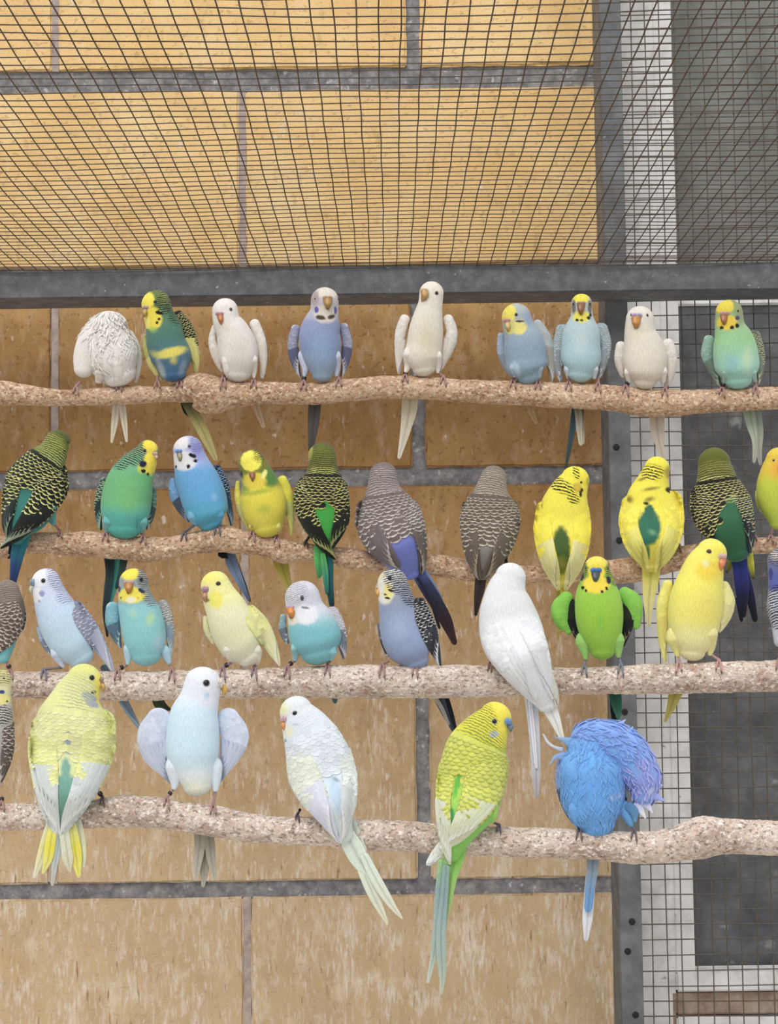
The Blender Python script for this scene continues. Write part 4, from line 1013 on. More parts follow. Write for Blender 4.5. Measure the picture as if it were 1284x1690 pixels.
bird('yellow budgerigar with olive head and green chest patches bowing its head', 'C5', 2,
     [(585, 275, 82), (612, 340, 98), (640, 420, 118), (655, 510, 142), (672, 610, 132), (688, 680, 95)],
     [(190, (110, 112, 30)), (330, (120, 124, 36)), (400, (150, 160, 50)), (440, (226, 208, 40)), (760, (216, 206, 60))],
     blobs=[(700, 370, 45, 60, (84, 130, 56), -20, .7), (540, 440, 36, 34, (96, 140, 60), 0, .8), (620, 462, 110, 16, (150, 170, 50), -10, .9), (605, 390, 72, 52, (226, 202, 44), 0, .4), (665, 350, 14, 30, (240, 230, 130), 20, .6), (665, 570, 45, 36, (170, 180, 60), 0, 1.1), (650, 650, 50, 60, (230, 214, 80), 0, 1), (582, 268, 66, 64, (240, 230, 70), 0, .22), (522, 350, 8, 20, (24, 26, 14), 0, .4)],
     bars=[(640, 215, 40, 60, (50, 54, 20), 20)], bp=(2.6, 3.4),
     wings=[wg([(500, 400, 12), (500, 490, 20), (528, 590, 22), (570, 690, 10)], (226, 216, 80), (236, 230, 120), (206, 206, 130), style='plain', side=-1, nf=3),
            wg([(778, 385, 30), (808, 470, 34), (826, 580, 24), (830, 720, 10)], (232, 222, 60), (240, 234, 110), (206, 206, 120), style='plain')],
     tail=[([(745, 820, 40), (770, 910, 46), (800, 1000, 30), (826, 1080, 14)], [(170, 160, 50), (176, 162, 62), (170, 162, 70)])],
     thighs=[((226, 212, 90), (590, 680, 24), (592, 715, 12)), ((226, 212, 110), (745, 680, 24), (745, 715, 12))],
     eyes=[(518, 350, 6, 9)], cere=(590, 342, 20, 8, (170, 120, 90)), beak=((150, 98, 66), (590, 350, 22), (592, 374, 13), (594, 392, 4)), feet=[(590,), (745,)])
bird('dark green scalloped budgerigar seen from behind with a bright green rump stripe', 'C5', 2,
     [(1025, 235, 86), (1030, 310, 94), (1030, 380, 128), (1024, 460, 165), (1022, 560, 158), (1032, 660, 118), (1048, 750, 76), (1056, 820, 40)],
     [(160, (84, 90, 28)), (300, (60, 66, 24)), (430, (30, 34, 18)), (500, (50, 150, 50)), (900, (54, 164, 60))],
     blobs=[(950, 220, 16, 45, (170, 164, 60), 10, .6)],
     bars=[(1030, 270, 100, 100, (130, 134, 56), 0, .5), (1025, 400, 150, 80, (186, 184, 96), 0, .5)], bp=(2.4, 5.0), back=True,
     scap=[dict(s=(.28, .56), size=(5.5, 9), c=(22, 24, 14), e=(206, 200, 116), thr=1.25, skip=[(1050, 640, 36, 150)])],
     wings=[wg([(925, 420, 58), (905, 500, 58), (928, 600, 58), (985, 710, 48), (1050, 810, 34), (1100, 872, 10)], (20, 22, 12), (212, 206, 120), (24, 26, 18), pe=(170, 176, 104), side=1, size=(6, 10), nf=7),
            wg([(1125, 430, 58), (1150, 520, 46), (1150, 620, 46), (1118, 720, 38), (1092, 795, 16)], (20, 22, 12), (212, 206, 120), (26, 28, 20), pe=(150, 160, 96), side=-1, size=(6, 10), nf=5)],
     tail=[([(1010, 800, 34), (1008, 890, 32), (1008, 965, 18)], [(70, 170, 80), (80, 180, 90), (50, 130, 80)]), ([(1055, 830, 30), (1062, 920, 34), (1070, 1020, 26), (1085, 1150, 18)], [(20, 60, 50), (20, 96, 96), (24, 84, 90), (20, 40, 54)], 24), ([(1030, 850, 16), (1045, 960, 20), (1055, 1080, 12)], [(90, 180, 90), (60, 150, 110), (30, 100, 100)], 28)],
     feet=[(925, 0, (945, 740))], footcol=(70, 60, 66))
GE = (206, 196, 188)
bird('grey brown scalloped budgerigar seen from behind with a violet rump', 'C6', 2,
     [(290, 178, 92), (292, 260, 110), (304, 340, 160), (322, 430, 205), (345, 540, 208), (392, 650, 165), (440, 750, 112), (480, 830, 56)],
     [(80, (118, 104, 102)), (340, (120, 106, 106)), (560, (112, 98, 96)), (640, (116, 124, 200)), (900, (112, 122, 206))],
     bars=[(290, 250, 130, 130, (176, 164, 158), 0, .5), (315, 380, 200, 90, (186, 174, 168), 0, .4)], bp=(3.0, 6.0), back=True,
     blobs=[(460, 700, 70, 110, (114, 124, 206), 0, .3)],
     scap=[dict(s=(.26, .62), size=(6, 14), c=(112, 96, 92), e=GE, thr=1.2, skip=[(380, 425, 22, 40), (462, 735, 75, 120)])],
     wings=[wg([(175, 390, 60), (180, 490, 72), (235, 600, 84), (310, 700, 62), (380, 770, 26)], (110, 96, 92), GE, (112, 102, 104), pe=(196, 188, 184), side=-1, size=(6, 14), nf=6, split=.5),
            wg([(465, 390, 62), (512, 490, 48), (540, 600, 36), (552, 720, 28), (545, 820, 12)], (108, 94, 90), GE, (110, 98, 90), pe=(186, 176, 160), side=1, size=(6, 12), nf=5)],
     tail=[([(500, 800, 36), (560, 890, 46), (640, 1020, 46), (705, 1140, 42), (755, 1265, 22)], [(96, 110, 180), (44, 54, 90), (40, 40, 58), (48, 30, 34), (60, 34, 32)]), ([(540, 800, 26), (600, 900, 32), (650, 990, 30), (690, 1100, 10)], [(120, 140, 190), (110, 130, 160), (60, 60, 80)], 20), ([(520, 860, 10), (600, 1000, 12), (660, 1180, 10)], [(30, 34, 50), (24, 24, 34)], 34)],
     feet=[(235, 0, (260, 700))], footcol=(60, 50, 54))
bird('grey brown scalloped budgerigar seen from behind with a grey rump', 'C6', 2,
     [(1022, 195, 86), (1008, 270, 108), (1000, 350, 160), (998, 450, 194), (988, 560, 182), (970, 660, 150), (955, 750, 104), (942, 830, 60)],
     [(100, (128, 116, 104)), (340, (112, 98, 88)), (560, (108, 96, 86)), (660, (140, 134, 128)), (900, (120, 112, 104))],
     bars=[(1010, 260, 120, 120, (180, 168, 150), 0, .5), (1000, 380, 190, 90, (180, 166, 148), 0, .4)], bp=(3.0, 5.5), back=True,
     blobs=[(1085, 190, 22, 50, (130, 116, 100), 0, .6), (945, 730, 60, 70, (142, 138, 132), 0, .5)],
     scap=[dict(s=(.26, .66), size=(6, 13), c=(100, 88, 78), e=(200, 188, 168), thr=1.25, skip=[(945, 735, 60, 75)])],
     wings=[wg([(868, 390, 58), (858, 500, 60), (868, 620, 54), (890, 740, 44), (925, 850, 20)], (92, 80, 70), (204, 192, 172), (104, 92, 82), pe=(176, 162, 140), side=-1, size=(6, 12), nf=6),
            wg([(1132, 390, 56), (1138, 500, 58), (1100, 620, 60), (1040, 730, 50), (968, 835, 22)], (92, 80, 70), (204, 192, 172), (104, 92, 82), pe=(176, 162, 140), side=1, size=(6, 12), nf=6)],
     tail=[([(940, 820, 36), (930, 920, 36), (915, 1010, 24), (905, 1090, 12)], [(80, 66, 60), (54, 42, 38), (40, 30, 30)])],
     feet=[(1105, 1, (1090, 700))], footcol=(60, 50, 54))
YE = (244, 228, 40)
bird('yellow budgerigar seen from behind, head turned right, olive green rump, black nape marks', 'C7', 2,
     [(270, 188, 72), (240, 250, 98), (220, 320, 122), (210, 400, 136), (206, 480, 134), (205, 560, 112), (205, 640, 80), (205, 690, 50)],
     [(110, YE), (560, (238, 226, 70)), (640, (228, 214, 60)), (720, (226, 214, 90))],
     blobs=[(345, 195, 22, 26, (206, 190, 30)), (200, 540, 46, 120, (66, 92, 34), 0, .35), (298, 240, 13, 13, (20, 18, 12), 0, .2), (298, 262, 7, 12, (20, 18, 12), 0, .3), (280, 225, 20, 24, (214, 184, 40), 0, .6), (200, 610, 36, 40, (150, 150, 40), 0, .8), (95, 320, 12, 34, (50, 48, 26), 10, .9), (97, 368, 8, 12, (30, 28, 20), 0, .3), (92, 300, 7, 12, (24, 22, 16), 0, .4)],
     bars=[(195, 215, 80, 36, (36, 34, 24), 25, .4), (275, 150, 16, 36, (40, 38, 26), -15, .4), (262, 280, 34, 26, (30, 28, 20), 40, .5)], bp=(4.2, 5.5), back=True,
     wings=[wg([(118, 330, 42), (108, 430, 46), (126, 540, 46), (156, 640, 38), (184, 725, 14)], YE, (248, 238, 90), (232, 224, 150), pe=(236, 230, 180), style='plain', side=-1, nf=5, b=YE),
            wg([(298, 340, 44), (306, 440, 44), (290, 550, 42), (256, 650, 34), (226, 725, 14)], YE, (248, 238, 90), (232, 224, 150), pe=(236, 230, 180), style='plain', side=1, nf=5, b=YE)],
     tail=[([(208, 640, 36), (212, 700, 24), (208, 750, 12)], [(220, 200, 30), (226, 206, 40)]), ([(190, 700, 16), (186, 800, 14), (188, 900, 12), (184, 980, 6)], [(190, 180, 70), (170, 154, 50), (160, 146, 60)], 4)],
     eyes=[(300, 200, 7)], ring=(230, 220, 120), feet=[(330, 0, (305, 620))])
bird('yellow budgerigar seen from behind with black speckled nape and a blue green rump', 'C7', 2,
     [(680, 132, 64), (662, 190, 80), (650, 250, 112), (650, 330, 146), (650, 410, 150), (650, 490, 126), (652, 560, 86), (650, 610, 56)],
     [(60, YE), (520, (240, 228, 70)), (600, (236, 222, 90)), (720, (234, 224, 110))],
     blobs=[(640, 425, 58, 90, (44, 110, 84), 0, .3), (640, 350, 26, 40, (44, 104, 80), 0, .3), (610, 500, 22, 26, (44, 110, 100), 0, .4), (632, 550, 12, 40, (90, 130, 50), 0, .7), (655, 450, 20, 14, (120, 170, 130), 30, .8),
            (735, 150, 18, 30, (190, 170, 60), 0, .7), (540, 285, 22, 18, (36, 34, 20), 20, .8), (650, 232, 44, 9, (60, 56, 28), -10, 1), (642, 285, 26, 12, (50, 48, 26), -15, .8), (602, 185, 20, 9, (60, 56, 26), -15, .8), (742, 240, 22, 14, (30, 28, 18), 25, .5), (625, 305, 14, 8, (40, 40, 20), 0, .6)],
     bars=[(655, 150, 58, 40, (60, 56, 26), 0, .5)], bp=(4.5, 5.5), back=True,
     wings=[wg([(552, 310, 52), (536, 400, 48), (558, 490, 48), (598, 570, 38), (628, 625, 14)], (240, 226, 60), (246, 236, 110), (236, 228, 110), pe=(206, 196, 90), style='plain', side=-1, nf=5, b=YE),
            wg([(752, 290, 54), (770, 390, 46), (748, 490, 46), (706, 575, 38), (678, 640, 12)], (240, 226, 60), (246, 236, 110), (236, 228, 110), pe=(206, 196, 90), style='plain', side=1, nf=5, b=YE)],
     tail=[([(650, 580, 48), (648, 680, 42), (638, 790, 28), (638, 900, 12)], [(236, 222, 80), (232, 222, 100), (226, 216, 140), (206, 196, 150)])],
     feet=[(790, 0, (755, 560))], eyes=[(741, 150, 4, 8)])
bird('dark green scalloped budgerigar seen from behind with large green rump and navy tail', 'C7', 2,
     [(965, 102, 80), (975, 170, 98), (986, 240, 126), (1005, 320, 148), (1030, 400, 134), (1060, 480, 98), (1084, 550, 66)],
     [(20, (100, 104, 24)), (120, (92, 96, 30)), (200, (40, 42, 22)), (270, (30, 34, 22)), (300, (40, 96, 66)), (620, (34, 92, 84))],
     blobs=[(1050, 430, 72, 180, (42, 100, 66), -8, .25)],
     bars=[(975, 165, 110, 75, (140, 138, 66), 0, .5), (990, 240, 150, 60, (200, 196, 120), 0, .5)], bp=(3.2, 5.5), back=True,
     scap=[dict(s=(.27, .62), size=(6, 9), c=(22, 22, 14), e=(214, 206, 130), thr=1.35, skip=[(1055, 430, 76, 185)])],
     wings=[wg([(900, 265, 52), (896, 340, 48), (918, 410, 42), (950, 475, 20)], (22, 22, 14), (216, 208, 132), (30, 30, 22), pe=(196, 190, 120), side=-1, size=(6, 9), nf=3, split=.8),
            wg([(1108, 285, 42), (1134, 370, 30), (1144, 450, 22), (1146, 540, 12)], (24, 24, 20), (206, 206, 150), (30, 34, 50), pe=(150, 160, 130), side=1, size=(5, 8), nf=3)],
     tail=[([(1088, 560, 42), (1096, 640, 38), (1105, 740, 34), (1112, 850, 14)], [(30, 60, 110), (26, 36, 120), (18, 20, 60), (10, 10, 20)]), ([(1110, 640, 26), (1138, 740, 24), (1166, 870, 16)], [(24, 34, 110), (14, 16, 50), (8, 8, 12)], 16),
           ([(1055, 540, 20), (1050, 600, 18), (1032, 640, 8)], [(206, 200, 60), (190, 190, 60), (20, 24, 26)], 14), ([(1140, 540, 16), (1146, 600, 18), (1160, 670, 8)], [(196, 196, 60), (206, 200, 60), (14, 14, 16)], 14), ([(1082, 780, 12), (1100, 880, 10)], [(16, 18, 50), (8, 8, 14)], 22)],
     feet=[(1170, 0, (1140, 470))])
bird('yellow and lime budgerigar cut by the right edge of the photo on the second perch', 'C7', 2,
     [(1290, 90, 68), (1278, 155, 84), (1268, 225, 92), (1274, 300, 88), (1284, 370, 64), (1286, 405, 46)],
     [(20, (226, 200, 40)), (140, (220, 190, 30)), (210, (196, 206, 50)), (440, (176, 196, 60))],
     blobs=[(1270, 130, 30, 50, (232, 160, 30), 0, .9)],
     wings=[wg([(1195, 210, 14), (1186, 280, 16), (1202, 340, 10)], (220, 214, 90), (232, 226, 130), (200, 196, 90), style='plain', side=-1, nf=2), wg([(1352, 210, 20), (1366, 290, 22), (1350, 380, 10)], (220, 214, 90), (232, 226, 130), (200, 196, 90), style='plain', nf=2)],
     eyes=[(1262, 90, 6)], beak=((206, 160, 100), (1300, 120, 18), (1300, 142, 12), (1300, 156, 4)), tail=[([(1300, 520, 20), (1310, 700, 10)], [(150, 160, 50), (120, 130, 50)])],
     feet=[(1248, 0, (1258, 420)), (1320,)])
# ================================================================== third perch
bird('grey scalloped budgerigar with turquoise belly at the left edge of the third perch', 'D1', 3,
     [(50, 330, 92), (60, 420, 112), (58, 530, 112), (36, 630, 92), (22, 720, 76), (14, 800, 52)],
     [(230, (122, 106, 96)), (400, (112, 98, 88)), (620, (104, 90, 82)), (680, (110, 180, 180)), (900, (120, 196, 206))],
     bars=[(50, 320, 110, 90, (150, 138, 126), 0, .5)], bp=(3, 4.5),
     wings=[wg([(40, 430, 90), (60, 530, 100), (30, 630, 90), (-30, 720, 50), (-90, 800, 20)], (98, 82, 74), (206, 194, 182), (90, 80, 76), side=-1, size=(7, 12), on=1, nf=3, split=.8), wg([(150, 430, 22), (158, 520, 24), (150, 600, 12)], (60, 50, 46), (206, 196, 186), (90, 80, 76), size=(6, 8), nf=2)],
     tail=[([(-20, 1080, 22), (-50, 1300, 14)], [(60, 60, 66), (50, 50, 56)])], feet=[(72, 1, (50, 830))])
bird('pale blue budgerigar with white face in profile to the left, second on the third perch', 'D1', 3,
     [(325, 262, 104), (350, 345, 118), (384, 435, 142), (425, 530, 160), (474, 630, 160), (530, 725, 142), (575, 790, 95)],
     [(150, (216, 216, 232)), (340, (206, 216, 238)), (440, (196, 216, 240)), (640, (190, 218, 236)), (900, (176, 208, 226))],
     blobs=[(275, 230, 62, 62, (236, 234, 240)), (262, 350, 36, 60, (238, 236, 240)), (297, 340, 20, 22, (150, 156, 206), -20, .3), (278, 393, 9, 11, (150, 156, 200), 0, .3)],
     bars=[(420, 240, 80, 110, (130, 132, 172), -35, .4), (470, 350, 80, 60, (140, 140, 180), -30, .5)], bp=(3.2, 4.2), ring=(190, 196, 210),
     wings=[wg([(535, 440, 52), (588, 525, 60), (655, 630, 58), (716, 735, 46), (770, 825, 26), (802, 892, 8)], (140, 142, 164), (206, 208, 222), (176, 180, 204), pe=(206, 208, 222), side=-1, size=(7, 11), on=1, nf=7, ratio=.35),
            wg([(268, 590, 12), (300, 680, 16), (352, 762, 8)], (170, 186, 210), (206, 216, 230), (130, 140, 160), side=-1, style='plain', nf=2)],
     thighs=[((206, 220, 240), (400, 770, 40), (430, 830, 24), (448, 858, 12))],
     tail=[([(730, 860, 26), (800, 980, 30), (900, 1150, 30), (985, 1290, 12)], [(110, 136, 150), (120, 140, 156), (110, 126, 146)]), ([(760, 960, 12), (880, 1150, 12), (975, 1275, 6)], [(150, 176, 196), (140, 160, 180)], -20)],
     eyes=[(306, 250, 17)], cere=(232, 262, 18, 26, (150, 170, 190)), beak=((196, 200, 170), (222, 292, 14), (217, 318, 14), (224, 342, 5)), feet=[(310, 0, (440, 862)), (590, 0, (560, 830))], footcol=(130, 124, 140))
bird('turquoise budgerigar with yellow forehead and open beak above the yellow green one', 'D1', 3,
     [(945, 262, 104), (948, 335, 114), (966, 415, 134), (995, 510, 152), (1016, 610, 156), (1028, 710, 140), (1034, 780, 105)],
     [(150, (150, 144, 140)), (380, (150, 170, 170)), (430, (140, 200, 206)), (600, (140, 206, 206)), (880, (130, 196, 206))],
     blobs=[(915, 198, 66, 50, (240, 224, 60)), (930, 352, 98, 56, (238, 222, 66)), (925, 385, 34, 22, (236, 232, 200), 0, .6), (1000, 322, 28, 14, (40, 48, 80), 30, .3), (842, 310, 10, 24, (40, 48, 80), 0, .3), (855, 372, 6, 6, (60, 50, 30), 0, .3), (975, 372, 8, 8, (216, 170, 40), 0, .5),
            (1060, 520, 30, 50, (190, 220, 150), 20, 1), (940, 480, 40, 40, (170, 214, 190), 0, 1), (1130, 690, 50, 70, (176, 212, 232), 20, 1)],
     bars=[(1010, 230, 40, 80, (90, 84, 84), 0, .5), (1060, 370, 50, 70, (100, 96, 100), -30, .6)], bp=(3.0, 4.0), ring=(110, 100, 100),
     thighs=[((176, 214, 226), (905, 740, 34), (905, 810, 22), (902, 840, 12)), ((170, 206, 224), (1170, 760, 40), (1195, 830, 18))],
     wings=[wg([(795, 440, 46), (795, 540, 50), (822, 640, 34), (852, 715, 10)], (120, 180, 196), (180, 210, 214), (90, 120, 140), style='plain', side=-1, rim=(206, 212, 216), nf=4),
            wg([(1148, 425, 44), (1184, 530, 36), (1200, 640, 28), (1202, 770, 12)], (150, 150, 150), (230, 228, 220), (140, 160, 176), pe=(210, 214, 216), size=(5, 8), side=1)],
     tail=[([(1110, 1040, 38), (1130, 1120, 42), (1180, 1150, 16)], [(50, 60, 50), (60, 74, 54), (40, 50, 40)])],
     eyes=[(998, 240, 13, 16)], cere=(910, 262, 40, 15, (196, 166, 170)), beak=((190, 132, 56), (908, 280, 34), (909, 306, 26), (908, 335, 12), (907, 352, 4)), feet=[(830, 1, (898, 845)), (1215, 0, (1200, 850))])
bird('pale yellow budgerigar with mauve cere facing left above the outspread pale blue one', 'D2', 3,
     [(238, 238, 104), (268, 320, 124), (308, 400, 144), (345, 490, 160), (388, 590, 164), (440, 680, 145), (480, 740, 95)],
     [(130, (238, 232, 130)), (300, (240, 236, 160)), (420, (236, 234, 190)), (600, (226, 226, 180)), (800, (228, 226, 206))],
     blobs=[(190, 185, 80, 50, (240, 230, 100), 0, .8), (240, 340, 52, 62, (242, 232, 100), 0, .7), (330, 260, 60, 90, (240, 236, 160), 0, 1), (176, 345, 22, 14, (150, 130, 90), 0, .6)],
     wings=[wg([(478, 430, 56), (540, 510, 68), (594, 600, 62), (640, 690, 44), (678, 770, 20), (692, 806, 6)], (232, 230, 150), (240, 238, 186), (226, 222, 170), pe=(236, 234, 210), style='plain', side=-1, on=1, nf=6, ratio=.35),
            wg([(165, 470, 16), (178, 560, 20), (222, 640, 12)], (226, 224, 170), (236, 234, 200), (216, 210, 170), style='plain', side=-1, nf=2)],
     thighs=[((232, 228, 214), (330, 700, 34), (350, 765, 20), (362, 785, 12)), ((230, 228, 210), (525, 710, 42), (532, 780, 22), (530, 800, 12))],
     tail=[([(640, 880, 30), (720, 1060, 20), (760, 1160, 10)], [(206, 200, 150), (200, 190, 130)], -30)],
     eyes=[(258, 228, 17, 15)], eyecol=(40, 30, 30), cere=(168, 268, 28, 22, (190, 150, 166)), beak=((190, 140, 106), (166, 292, 22), (162, 322, 20), (168, 348, 8)), feet=[(288, 1, (352, 785)), (512, 0, (530, 800))], footcol=(160, 130, 140))
bird('turquoise budgerigar with white head and orange beak looking down on the third perch', 'D2', 3,
     [(852, 325, 124), (872, 405, 134), (905, 490, 165), (935, 580, 182), (958, 660, 172), (970, 710, 130)],
     [(200, (214, 212, 222)), (420, (210, 214, 224)), (500, (150, 200, 210)), (560, (120, 190, 200)), (800, (120, 184, 196))],
     blobs=[(760, 300, 54, 70, (222, 220, 226)), (880, 445, 84, 72, (232, 232, 238), 0, .4), (770, 490, 50, 30, (230, 220, 206), 0, .6), (873, 398, 28, 8, (120, 116, 130), 8, .5), (900, 330, 60, 60, (206, 206, 220), 0, 1)],
     bars=[(800, 290, 90, 90, (160, 156, 166), 20, .6)], bp=(2.8, 3.6),
     thighs=[((150, 200, 210), (800, 690, 30), (802, 750, 20), (800, 770, 12)), ((140, 194, 206), (1055, 720, 40), (1045, 770, 18))],
     wings=[wg([(716, 460, 20), (712, 550, 26), (745, 640, 14)], (130, 170, 180), (206, 214, 220), (120, 126, 140), style='plain', side=-1, nf=3, rim=(214, 216, 220)),
            wg([(1060, 430, 44), (1104, 530, 46), (1130, 640, 34), (1144, 745, 14)], (190, 186, 196), (230, 228, 232), (120, 130, 146), pe=(206, 206, 214), size=(5, 8), side=1)],
     tail=[([(1060, 880, 30), (1080, 1040, 20)], [(90, 120, 130), (80, 110, 120)], -30)],
     eyes=[(850, 330, 12, 20)], eyecol=(60, 56, 66), ring=(150, 146, 160), cere=(775, 392, 34, 14, (200, 176, 206)), beak=((220, 140, 66), (768, 405, 32), (773, 434, 28), (790, 458, 16), (802, 470, 5)), feet=[(745, 1, (800, 775)), (1030, 0, (1045, 775))])
bird('blue grey budgerigar with cream cap and strongly barred nape before the violet rumped one', 'D3', 3,
     [(212, 192, 92), (228, 268, 104), (245, 350, 116), (266, 440, 134), (298, 545, 140), (340, 630, 112), (358, 670, 78)],
     [(100, (200, 196, 190)), (260, (150, 156, 176)), (360, (142, 156, 184)), (500, (146, 164, 198)), (700, (136, 150, 186))],
     blobs=[(130, 150, 44, 28, (220, 214, 170)), (165, 240, 58, 80, (230, 226, 214), 0, .4), (185, 245, 30, 50, (234, 220, 140), 0, .7), (205, 238, 22, 7, (24, 22, 20), 20, .3), (180, 282, 17, 7, (24, 22, 20), 10, .3), (216, 222, 8, 8, (24, 22, 20), 0, .3), (168, 262, 10, 5, (40, 36, 30), 0, .3), (250, 460, 60, 80, (160, 176, 206), 0, 1)],
     bars=[(260, 170, 110, 90, (34, 34, 38), 30, .3), (320, 260, 60, 80, (36, 36, 42), -20, .4)], bp=(3.4, 4.2), ring=(60, 60, 60),
     wings=[wg([(372, 310, 36), (402, 400, 50), (438, 500, 48), (470, 600, 32), (500, 690, 9)], (26, 26, 30), (214, 212, 214), (50, 52, 64), pe=(206, 206, 214), size=(5.5, 9), side=-1, on=1, nf=6, ratio=.4),
            wg([(124, 440, 8), (150, 540, 12), (185, 630, 8)], (90, 96, 116), (206, 206, 214), (60, 62, 76), style='plain', side=-1, nf=2)],
     tail=[([(470, 820, 40), (520, 930, 36), (560, 1020, 26), (588, 1095, 12)], [(40, 44, 60), (80, 90, 106), (40, 46, 58)]), ([(540, 880, 12), (570, 990, 14), (596, 1080, 8)], [(20, 22, 28), (20, 22, 30)], -20), ([(450, 860, 12), (500, 930, 12), (550, 1040, 8)], [(190, 186, 170), (150, 150, 150)], -20)],
     eyes=[(195, 163, 12)], cere=(122, 222, 12, 12, (210, 180, 150)), beak=((226, 166, 80), (126, 236, 13), (124, 256, 12), (130, 272, 5)), feet=[(150, 0, (190, 665)), (350, 0, (350, 665))])
bird('large all white budgerigar seen from behind leaning over the third perch with a long tail', 'D3', 3,
     [(926, 158, 94), (906, 230, 122), (904, 320, 158), (916, 420, 184), (944, 530, 192), (992, 640, 168), (1056, 750, 132), (1112, 850, 96), (1150, 930, 58)],
     [(70, (232, 232, 234)), (900, (232, 233, 237))], back=True,
     blobs=[(1012, 440, 12, 26, (206, 208, 212), -30, .8), (715, 440, 7, 30, (120, 120, 124), -10, .5)],
     wings=[wg([(800, 420, 62), (836, 540, 78), (915, 670, 74), (1000, 790, 56), (1066, 880, 22)], (232, 232, 236), (226, 227, 232), (232, 232, 234), style='plain', side=-1, nf=5, size=(10, 14), rise=.3, ratio=.3),
            wg([(1020, 420, 64), (1080, 540, 62), (1120, 660, 50), (1150, 780, 34), (1180, 880, 14)], (232, 232, 236), (226, 227, 232), (232, 232, 234), style='plain', side=1, nf=4, size=(10, 14), rise=.3, ratio=.3),
            wg([(1148, 690, 14), (1174, 780, 22), (1196, 860, 20), (1206, 930, 10)], (228, 226, 214), (206, 202, 184), (230, 228, 216), style='bare', side=1, nf=3, d=-6)],
     tail=[([(1120, 860, 50), (1165, 950, 44), (1200, 1030, 32), (1232, 1115, 18)], [(240, 240, 240), (238, 238, 236), (226, 222, 206)]), ([(1050, 860, 40), (1062, 1000, 36), (1074, 1150, 32), (1080, 1300, 28), (1084, 1470, 16)], [(222, 226, 236), (210, 212, 224), (196, 196, 204), (170, 164, 164)], 20), ([(1044, 900, 12), (1064, 1100, 14), (1082, 1300, 9)], [(234, 236, 244), (220, 220, 230)], 25)],
     feet=[(800, 0, (815, 640))])
bird('bright green budgerigar with yellow face and blue cere holding its wings out', 'D4', 3,
     [(332, 215, 66), (334, 275, 88), (336, 345, 114), (344, 430, 126), (352, 520, 120), (360, 590, 100), (364, 650, 66)],
     [(140, (130, 140, 44)), (270, (136, 170, 44)), (340, (152, 204, 52)), (500, (148, 200, 46)), (700, (136, 188, 50))],
     blobs=[(334, 182, 60, 40, (238, 220, 70)), (330, 300, 70, 48, (242, 214, 40)), (332, 235, 44, 40, (242, 214, 40)), (255, 262, 10, 22, (20, 20, 60), 15, .3), (395, 278, 12, 20, (20, 20, 60), -15, .3), (261, 318, 9, 10, (12, 14, 10), 0, .12), (277, 332, 7, 7, (12, 14, 10), 0, .12), (363, 338, 8, 8, (12, 14, 10), 0, .12), (385, 322, 9, 10, (12, 14, 10), 0, .12), (355, 500, 20, 50, (130, 190, 50), 0, 1)],
     bars=[(262, 225, 22, 50, (34, 40, 14), 0, .5), (404, 225, 22, 50, (34, 40, 14), 0, .5), (225, 290, 20, 20, (30, 36, 14)), (430, 290, 20, 20, (30, 36, 14))], bp=(2.6, 3.4),
     thighs=[((150, 204, 100), (262, 610, 40), (272, 660, 22), (275, 690, 12)), ((150, 204, 100), (440, 600, 40), (445, 650, 22), (448, 680, 12))],
     wings=[wg([(190, 395, 30), (205, 460, 36), (225, 540, 26), (243, 610, 8)], (24, 26, 20), (60, 66, 50), (22, 22, 24), style='bare', side=1, nf=4, pe=(120, 110, 90)),
            wg([(175, 370, 36), (145, 425, 50), (150, 490, 40), (185, 545, 18)], (130, 198, 66), (150, 208, 80), (120, 190, 70), style='plain', side=-1, nf=0, split=1.0, b=(130, 196, 60)),
            wg([(500, 400, 30), (498, 470, 34), (486, 550, 26), (474, 618, 8)], (24, 26, 20), (60, 66, 50), (22, 22, 24), style='bare', side=-1, nf=4, pe=(120, 110, 90)),
            wg([(478, 345, 34), (520, 390, 48), (535, 450, 38), (540, 510, 22)], (130, 198, 66), (150, 208, 80), (120, 190, 70), style='plain', side=1, nf=0, split=1.0, b=(130, 196, 60))],
     tail=[([(420, 840, 26), (432, 920, 26), (445, 985, 14)], [(30, 60, 50), (30, 90, 74), (60, 110, 90)]), ([(415, 860, 14), (425, 960, 20), (430, 1030, 16)], [(14, 20, 18), (12, 14, 14)], -26), ([(452, 860, 10), (455, 940, 10), (458, 980, 5)], [(40, 90, 66), (50, 110, 84)])],
     eyes=[(276, 218, 6, 9), (392, 218, 6, 9)], cere=(329, 226, 30, 14, (70, 120, 190)), beak=((66, 80, 80), (328, 246, 24), (327, 270, 16), (326, 292, 5)), feet=[(268, 0, (275, 690)), (460, 0, (448, 680))], footcol=(130, 136, 150))
